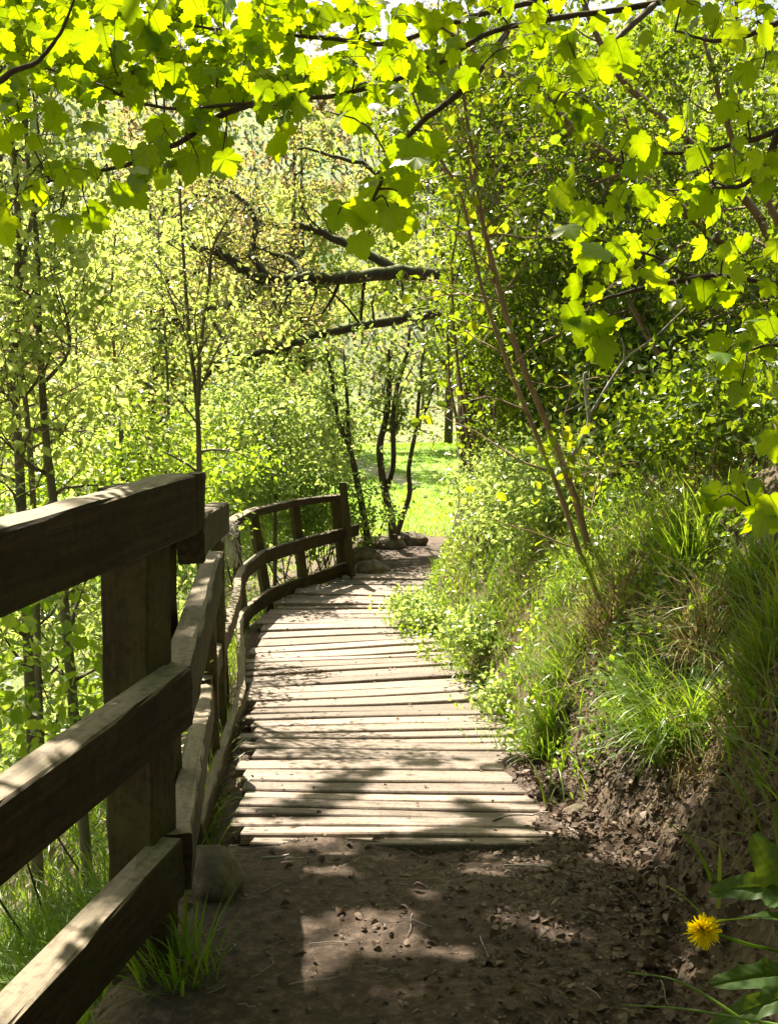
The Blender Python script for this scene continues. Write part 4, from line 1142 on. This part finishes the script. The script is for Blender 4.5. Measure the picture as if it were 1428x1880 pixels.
o = mb.build('distant_woods', M['bark'], None, True); tag(o, 'bare stems standing on the far slope', kind='stuff')

# ------------------------------------------------------------------ grass and ground cover
def scatter(n, xr, yr, test):
    x = rng.uniform(*xr, n); y = rng.uniform(*yr, n); k = test(x, y)
    return x[k], y[k]


def grow_grass(name, x, y, L, W, lean, droop, mat, az=None):
    n = len(x); B = np.stack([x, y, height(x, y) - .01], 1)
    o = blades(name, B, rng.random(n) * 6.283 if az is None else az, rng.uniform(*L, n), rng.uniform(*W, n), np.abs(rng.normal(size=n)) * lean, rng.uniform(*droop, n), M[mat])
    return tag(o, kind='stuff')


def rgt(x, y): return x - np.interp(y, RY, RX)
def lft(x, y): return np.interp(y, LY, LX) - x


x, y = scatter(40000, (.2, 5), (2.2, 13), lambda x, y: (rgt(x, y) > -.04 + .12 * vnoise(x, y, 5, 40)) & (rgt(x, y) < 2.6) & (vnoise(x, y, 2.4, 41) + .6 * rng.random(len(x)) > .15) & ((y > 3.7) | (rgt(x, y) > .25)) & (rng.random(len(x)) < np.interp(rgt(x, y), [0, 1.6, 2.6], [1, .8, .3])))
grow_grass('grass', x, y, (.08, .26), (.006, .013), .45, (.3, 1.6), 'grass')
x, y = scatter(52000, (.3, 4), (2.4, 10), lambda x, y: (rgt(x, y) > .2) & (rgt(x, y) < 2.0) & (vnoise(x, y, 2.8, 43) > -.25))
grow_grass('dry_grass', x, y, (.08, .3), (.002, .005), .7, (.3, 1.5), 'dry_grass')
x, y = scatter(52000, (-6, 0), (1.0, 15), lambda x, y: (lft(x, y) > .06) & (lft(x, y) < 3.8) & (vnoise(x, y, 2.2, 44) > -.35))
grow_grass('grass', x, y, (.1, .34), (.004, .01), .4, (.3, 1.5), 'grass')
x, y = scatter(14000, (-2.6, -.7), (1.4, 4.4), lambda x, y: (lft(x, y) > .12) & (vnoise(x, y, 4, 47) > -.5))
grow_grass('grass', x, y, (.12, .38), (.005, .012), .4, (.3, 1.6), 'grass')
x, y = scatter(2600, (-1.6, .2), (3.6, 11.6), lambda x, y: (np.abs(lft(x, y) + .02) < .05) & (vnoise(x, y, 3, 46) > .05))
grow_grass('grass', x, y, (.04, .13), (.003, .007), .5, (.3, 1.3), 'grass')
x, y = scatter(110000, (-8, 8), (16, 46), lambda x, y: (rng.random(len(x)) < np.interp(y, [16, 46], [1, .5])))
k = streak(x, y) < .35; x, y = x[k], y[k]
grow_grass('meadow_grass', x, y, (.05, .16), (.010, .022), .4, (.2, 1.2), 'meadow')

# small-leaved herbs over the bank
x, y = scatter(42000, (.2, 5), (2.4, 13.5), lambda x, y: (rgt(x, y) > -.02 + .12 * vnoise(x, y, 4, 50)) & (rgt(x, y) < 3.2) & (vnoise(x, y, 2.0, 51) + .4 * vnoise(x, y, 6, 52) > .0) & (y > 3.9))
n = len(x); z = height(x, y) + rng.random(n) * .16
o = leaves('ground_cover', np.stack([x, y, z], 1), rand_dirs(n), rand_dirs(n) * .6 + [0, -.1, .8], rng.uniform(.018, .05, n), T_OVAL, M['bramble_leaf']); tag(o, 'small leaved herbs covering the bank', kind='stuff')
x, y = scatter(20000, (-6, -.4), (1.2, 14), lambda x, y: (lft(x, y) > .12) & (vnoise(x, y, 2.0, 53) > -.2))
n = len(x); z = height(x, y) + rng.random(n) * .3
o = leaves('ground_cover', np.stack([x, y, z], 1), rand_dirs(n), rand_dirs(n) * .6 + [0, 0, .8], rng.uniform(.025, .065, n), T_OVAL, M['bramble_leaf']); tag(o, 'leafy weeds covering the slope below the fence', kind='stuff')

x, y = scatter(60000, (-.3, 3), (4.0, 12.5), lambda x, y: (rgt(x, y) > -.10 - .22 * sm((y - 7.0) / 1.5) * sm((11.3 - y) / 1) + .10 * vnoise(x, y, 5, 60)) & (rgt(x, y) < .8) & (vnoise(x, y, 3, 61) > -.35))
grow_grass('grass', x, y, (.06, .22), (.005, .010), .5, (.3, 1.6), 'grass')
x, y = scatter(30000, (-.3, 3), (4.0, 12.5), lambda x, y: (rgt(x, y) > -.06 - .25 * sm((y - 7.0) / 1.5) * sm((11.3 - y) / 1) + .10 * vnoise(x, y, 4, 62)) & (rgt(x, y) < .9) & (vnoise(x, y, 3.5, 63) > -.2))
n = len(x); z = height(x, y) + .02 + rng.random(n) * .17
o = leaves('ground_cover', np.stack([x, y, z], 1), rand_dirs(n), rand_dirs(n) * .6 + [0, -.1, .8], rng.uniform(.02, .06, n), T_OVAL, M['bramble_leaf']); tag(o, 'bright small leaved weeds along the edge of the planks', kind='stuff')
# tussocks
TG = 'grass tussocks on the right bank'
for (u, v, d, n, L, dr, mt, lab) in [
    (1250, 1330, 3.7, 420, .42, 1.9, 'grass', 'large arching tussock spilling over the leaf litter by the bank edge'),
    (1190, 1300, 4.0, 260, .36, 1.9, 'grass', 'tussock close left of the large arching one'),
    (1420, 1180, 3.4, 320, .42, 1.5, 'grass', 'bright tussock at the right frame edge halfway down'),
    (1265, 1010, 4.6, 180, .5, .8, 'grass', 'upright dark green tussock high on the bank'),
    (1060, 1060, 5.4, 220, .36, 1.9, 'grass', 'drooping silvery tussock at the foot of the hazel'),
    (1010, 1280, 4.6, 200, .24, 1.4, 'grass', 'low tussock at the edge of the planks'),
    (1010, 1345, 4.3, 200, .2, 1.3, 'grass', 'short grass clump where planks meet leaf litter'),
    (1040, 1200, 5.0, 240, .32, 1.7, 'grass', 'tussock on the slope between the planks and the bare hollow'),
    (1120, 1120, 4.9, 200, .34, 1.7, 'dry_grass', 'straw coloured tussock below the hazel'),
    (1290, 1150, 4.2, 220, .38, 1.6, 'dry_grass', 'dry brown tussock beside the bare earth streak'),
    (1390, 1040, 4.0, 200, .36, 1.5, 'grass', 'tussock at the top right of the bank under the sycamore spray'),
    (900, 1130, 7.0, 260, .34, 1.3, 'grass', 'bright tussock leaning over the boardwalk at its narrowest'),
    (830, 1150, 7.2, 260, .26, 1.3, 'grass', 'grass clump covering the plank ends near the bend'),
    (780, 1110, 8.4, 240, .28, 1.2, 'grass', 'sunlit grass clump at the inside of the bend'),
    (1400, 1290, 3.0, 120, .34, 1.8, 'grass', 'sparse tussock over the bare shaded earth at the right edge'),
    (330, 1770, 2.35, 100, .26, .8, 'grass', 'fine grass tuft growing beside the near fence post')]:
    p = hit(u, v + 25)
    root = thing('grass_tussock', (p[0], p[1], H(p[0], p[1])), lab, 'grass tuft', TG if u > 600 else None)
    a = rng.random(n) * 6.283; rr = rng.random(n) ** .5 * .10
    bx, by = p[0] + np.cos(a) * rr, p[1] + np.sin(a) * rr
    B = np.stack([bx, by, height(bx, by) - .01], 1)
    az = np.where(rng.random(n) < .6, a, math.pi * 1.15 + rng.normal(size=n) * .9)
    blades('blades', B, az, rng.uniform(L * .5, L * 1.15, n), rng.uniform(.004, .009, n), np.abs(rng.normal(size=n)) * .35 + .1, rng.uniform(dr * .4, dr * 1.1, n), M[mt], root, 7)

# ------------------------------------------------------------------ leaf litter, twigs
x, y = scatter(60000, (-.9, 2.2), (1.2, 5.2), lambda x, y: (rgt(x, y) < .55) & (lft(x, y) < .3) & ((y < 3.42) | (x > .52 + .12 * rng.normal(size=len(x))) | (x < LEp(y) + .06)) & (rng.random(len(x)) < np.interp(rgt(x, y), [-1.2, -.6, -.15], [.07, .2, 1])))
n = len(x); z = height(x, y) + .004 + rng.random(n) * .006
o = leaves('leaf_litter', np.stack([x, y, z], 1), rand_dirs(n) * [1, 1, .25], rand_dirs(n) * .45 + [0, 0, 1], rng.uniform(.005, .02, n) * rng.choice([.4, .6, .8, 1, 1.9], n), T_OVAL2, M['litter'], curl=.5)
tag(o, 'dead leaves and crumbs scattered over the dirt', kind='stuff')
x, y = scatter(16000, (.5, 2.6), (2.2, 4.6), lambda x, y: (rgt(x, y) > -.1) & (rgt(x, y) < .9) & (rng.random(len(x)) < np.interp(rgt(x, y), [0, .5, .9], [1, .8, .3])))
n = len(x); z = height(x, y) + .008
e_ = .03; sl = np.stack([-(height(x + e_, y) - height(x - e_, y)) / (2 * e_), -(height(x, y + e_) - height(x, y - e_)) / (2 * e_), np.ones(n)], 1)
o = leaves('leaf_litter', np.stack([x, y, z], 1), rand_dirs(n) + [-.3, 0, -.3], unit(sl) + rand_dirs(n) * .5, rng.uniform(.008, .03, n) * rng.choice([.5, .8, 1, 1.8], n), T_OVAL2, M['litter'], curl=.5)
tag(o, 'dead leaves lodged on the foot of the bank', kind='stuff')
x, y = scatter(900, (-1.2, .9), (3.5, 11.5), lambda x, y: (lft(x, y) < .05) & (rgt(x, y) < .1) & ((np.abs(lft(x, y)) < .14) | (rng.random(len(x)) < .25)))
n = len(x)
o = leaves('leaf_litter', np.stack([x, y, lvl(y) + CZ + .022], 1), rand_dirs(n) * [1, 1, .2], rand_dirs(n) * .4 + [0, 0, 1], rng.uniform(.008, .03, n), T_OVAL2, M['litter'], curl=.4)
tag(o, 'dead leaf scraps on the planks', kind='stuff')
mb = MB()
for _ in range(170):
    a, b = rng.uniform(-.7, 1.5), rng.uniform(1.3, 4.8)
    if rgt(a, b) > .5 or (b > 3.4 and a < .6): continue
    th = rng.random() * 6.28; L = rng.uniform(.03, .16); m = 5
    q = [np.array([a + math.cos(th) * L * t + rng.normal() * .004, b + math.sin(th) * L * t + rng.normal() * .004, 0]) for t in np.linspace(0, 1, m)]
    for w in q: w[2] = H(w[0], w[1]) + .006
    mb.add(*tube(q, rng.uniform(.0008, .0018), 4))
tag(mb.build('twig_litter', M['pale_bark'], None, True), 'broken twigs lying over the dirt', kind='stuff')
for (a, b, r, lab) in [((905, 1445, 3.85), (1010, 1440, 3.9), .005, 'long pale twig lying across the plank ends'), ((925, 1555, 3.2), (985, 1548, 3.2), .003, 'curved thin twig on the dirt right of the first plank'),
                       ((480, 1548, 3.3), (530, 1538, 3.35), .006, 'short stub of stick lying below the first plank'), ((960, 1150, 5.3), (1060, 1185, 4.9), .005, 'dark fallen twig in the grass below the hazel')]:
    a, b = P(*a), P(*b); m = (a + b) / 2 + rng.normal(size=3) * .03
    q = spline([a, m, b], 10)
    for w in q: w[2] = max(H(w[0], w[1]) + .02, float(lvl(w[1])) + CZ + .025)
    mb = MB(); mb.add(*tube(q, np.linspace(r, r * .6, 10), 5, .2))
    o = mb.build('twig', M['pale_bark'], None, True); tag(o, lab, 'twig')

# ------------------------------------------------------------------ dandelion and broad leaves by the near bank
def broad_leaf(b, d, nrm, L, W, mat, parent, name='leaf', wav=.05, lob=0.0):
    d = unit(d); xv = unit(np.cross(d, nrm)); nv_ = np.cross(xv, d)
    m, c = 46, 17; V = []; F = []
    tw_ = rng.normal() * .5; ph = rng.random() * 6; bend = rng.uniform(.25, .55)
    for i in range(m):
        t = i / (m - 1); w = W * math.sin(math.pi * min(1, t * .90 + .05)) ** .5 * (1 - .15 * t)
        if lob: w *= 1 - lob * abs(math.sin(t * 13 + .4)) ** .6 * (1 - .4 * t)
        xr_ = xv * math.cos(tw_ * t) + nv_ * math.sin(tw_ * t)
        cc = b + d * L * t + nv_ * (-bend * L * t * t)
        for j in range(c):
            s_ = -1 + 2 * j / (c - 1)
            ves = .020 * W * abs(math.sin((t * 9 - abs(s_) * 1.3) * math.pi)) - .05 * W * math.exp(-(s_ / .08) ** 2)
            wv = wav * W * math.sin(t * 19 + s_ * 2 + ph) * abs(s_) ** 2
            V.append(cc + xr_ * s_ * w * .5 * (1 + .03 * math.sin(t * 60 + j)) + nv_ * (abs(s_) * w * .16 + wv + ves))
    for i in range(m - 1):
        for j in range(c - 1): F.append((i * c + j, i * c + j + 1, (i + 1) * c + j + 1, (i + 1) * c + j))
    mb = MB(); mb.add(np.array(V), F); return mb.build(name, mat, parent, True)


fc = P(1290, 1707, 1.9)
base = P(1470, 1790, 1.95); base[2] = H(base[0], base[1])
dl = thing('dandelion', base, 'yellow dandelion in flower leaning out over the dirt at lower right', 'flower')
mb = MB(); mb.add(*tube(spline([base, P(1440, 1752, 1.93), P(1370, 1733, 1.91), fc + [.01, .01, -.008]], 14), .0032, 6)); mb.build('stalk', M['grass'], dl, True)
n = 260
fdir = unit(np.array([-.35, -.9, .25])); t1 = unit(np.cross(fdir, [0, 0, 1.])); t2 = np.cross(t1, fdir)
a = rng.random(n) * 6.283; el = rng.random(n) ** .8 * 1.45
Dp = np.cos(el)[:, None] * fdir * .9 + np.sin(el)[:, None] * (np.cos(a)[:, None] * t1 + np.sin(a)[:, None] * t2)
tp = (np.array([(-.05, 0, 0), (.05, 0, 0), (.06, .6, .03), (.03, 1, 0), (-.03, 1, 0), (-.06, .6, .03)]), np.array([(0, 1, 2), (0, 2, 5), (5, 2, 3), (5, 3, 4)]))
leaves('petals', fc + Dp * .004, Dp, fdir[None] + rng.normal(size=(n, 3)) * .3, rng.uniform(.022, .034, n) * (.55 + .45 * np.sin(el)), tp, M['petal'], dl)
mb = MB(); mb.add(*tube([fc - fdir * .016, fc - fdir * .008, fc + fdir * .002], [.004, .009, .008], 8)); mb.build('sepals', M['grass'], dl, True)
for (b, tip, L, W, nn) in [((1470, 1790, 1.9), (1310, 1775, 1.75), .20, .075, (0, -.6, .8)), ((1480, 1690, 2.0), (1280, 1655, 1.9), .2, .05, (0, -.5, .8)), ((1480, 1820, 1.8), (1330, 1850, 1.7), .18, .06, (.2, -.5, .8))]:
    b, tip = P(*b), P(*tip); broad_leaf(b, tip - b, np.array(nn), L, W, M['dock_leaf'], dl, lob=.35)
dk_b = P(1475, 1640, 2.1); dk = thing('dock_plant', (dk_b[0], dk_b[1], H(dk_b[0], dk_b[1])), 'dock plant with big veined leaves in shade at the right edge', 'plant')
for (b, tip, L, W, nn) in [((1440, 1640, 2.1), (1385, 1530, 2.0), .135, .085, (-.2, -.9, .3)), ((1450, 1635, 2.1), (1290, 1600, 2.05), .15, .06, (0, -.6, .8)), ((1460, 1650, 2.1), (1390, 1600, 1.9), .15, .08, (-.5, -.6, .6)), ((1480, 1600, 2.15), (1440, 1500, 2.1), .16, .08, (-.4, -.9, .2))]:
    b, tip = P(*b), P(*tip); broad_leaf(b, tip - b, np.array(nn), L, W, M['dock_leaf'], dk)
    mb = MB(); mb.add(*tube(spline([[dk_b[0], dk_b[1], H(dk_b[0], dk_b[1]) - .02], (b + dk_b) / 2, b], 6), .003, 5)); mb.build('leaf_stalk', M['grass'], dk, True)
st = thing('grass_stalks', (P(1428, 1880, 1.6)), 'two long green stems crossing the lower right corner', 'stems')
for q in [[(1480, 1960, 1.6), (1330, 1850, 1.65), (1240, 1800, 1.7), (1150, 1785, 1.75)], [(1500, 1895, 1.55), (1350, 1868, 1.6), (1250, 1852, 1.65), (1140, 1845, 1.7)]]:
    mb = MB(); mb.add(*tube(spline([P(*t) for t in q], 16), np.linspace(.003, .0012, 16), 5)); mb.build('stem', M['grass'], st, True)
# coarse blades over the right foreground
p = P(1440, 1480, 2.5); n = 34
root = thing('grass_tussock', (p[0], p[1], H(p[0], p[1])), 'few broad grass blades reaching left above the dock leaves', 'grass tuft', TG)
B = np.stack([p[0] + rng.normal(size=n) * .08, p[1] + rng.normal(size=n) * .1, np.zeros(n)], 1); B[:, 2] = height(B[:, 0], B[:, 1])
blades('foliage', B, math.pi + rng.normal(size=n) * .7, rng.uniform(.15, .36, n), rng.uniform(.006, .012, n), np.abs(rng.normal(size=n)) * .4 + .2, rng.uniform(.5, 1.6, n), M['grass'], root, 8)

# ------------------------------------------------------------------ wool caught on the fence
w0 = P(412, 962, 5.75)
wool = thing('wool_tuft', w0, 'grey white sheep wool snagged on top of the fence post', 'wool')
mb = MB()
for _ in range(150):
    t = rng.random()
    s = P(404 + 22 * t + rng.normal() * 3, 955 + 16 * rng.random() + 4 * t, 5.72 + rng.normal() * .03)
    q = [s]; d = rng.normal(size=3) * .7 + [0.1, 0, -.5]
    for _ in range(6): d = unit(d + rng.normal(size=3) * .8 + [0, 0, -.25]); q.append(q[-1] + d * rng.uniform(.008, .022))
    mb.add(*tube(q, .0016, 3))
for _ in range(40):
    q = [P(422 + rng.normal() * 3, 968 + rng.random() * 20, 5.72)]
    for _ in range(9): q.append(q[-1] + np.array([rng.normal() * .008 + .002, rng.normal() * .006, -.02]))
    mb.add(*tube(q, .0012, 3))
mb.build('fleece', M['wool'], wool, True)
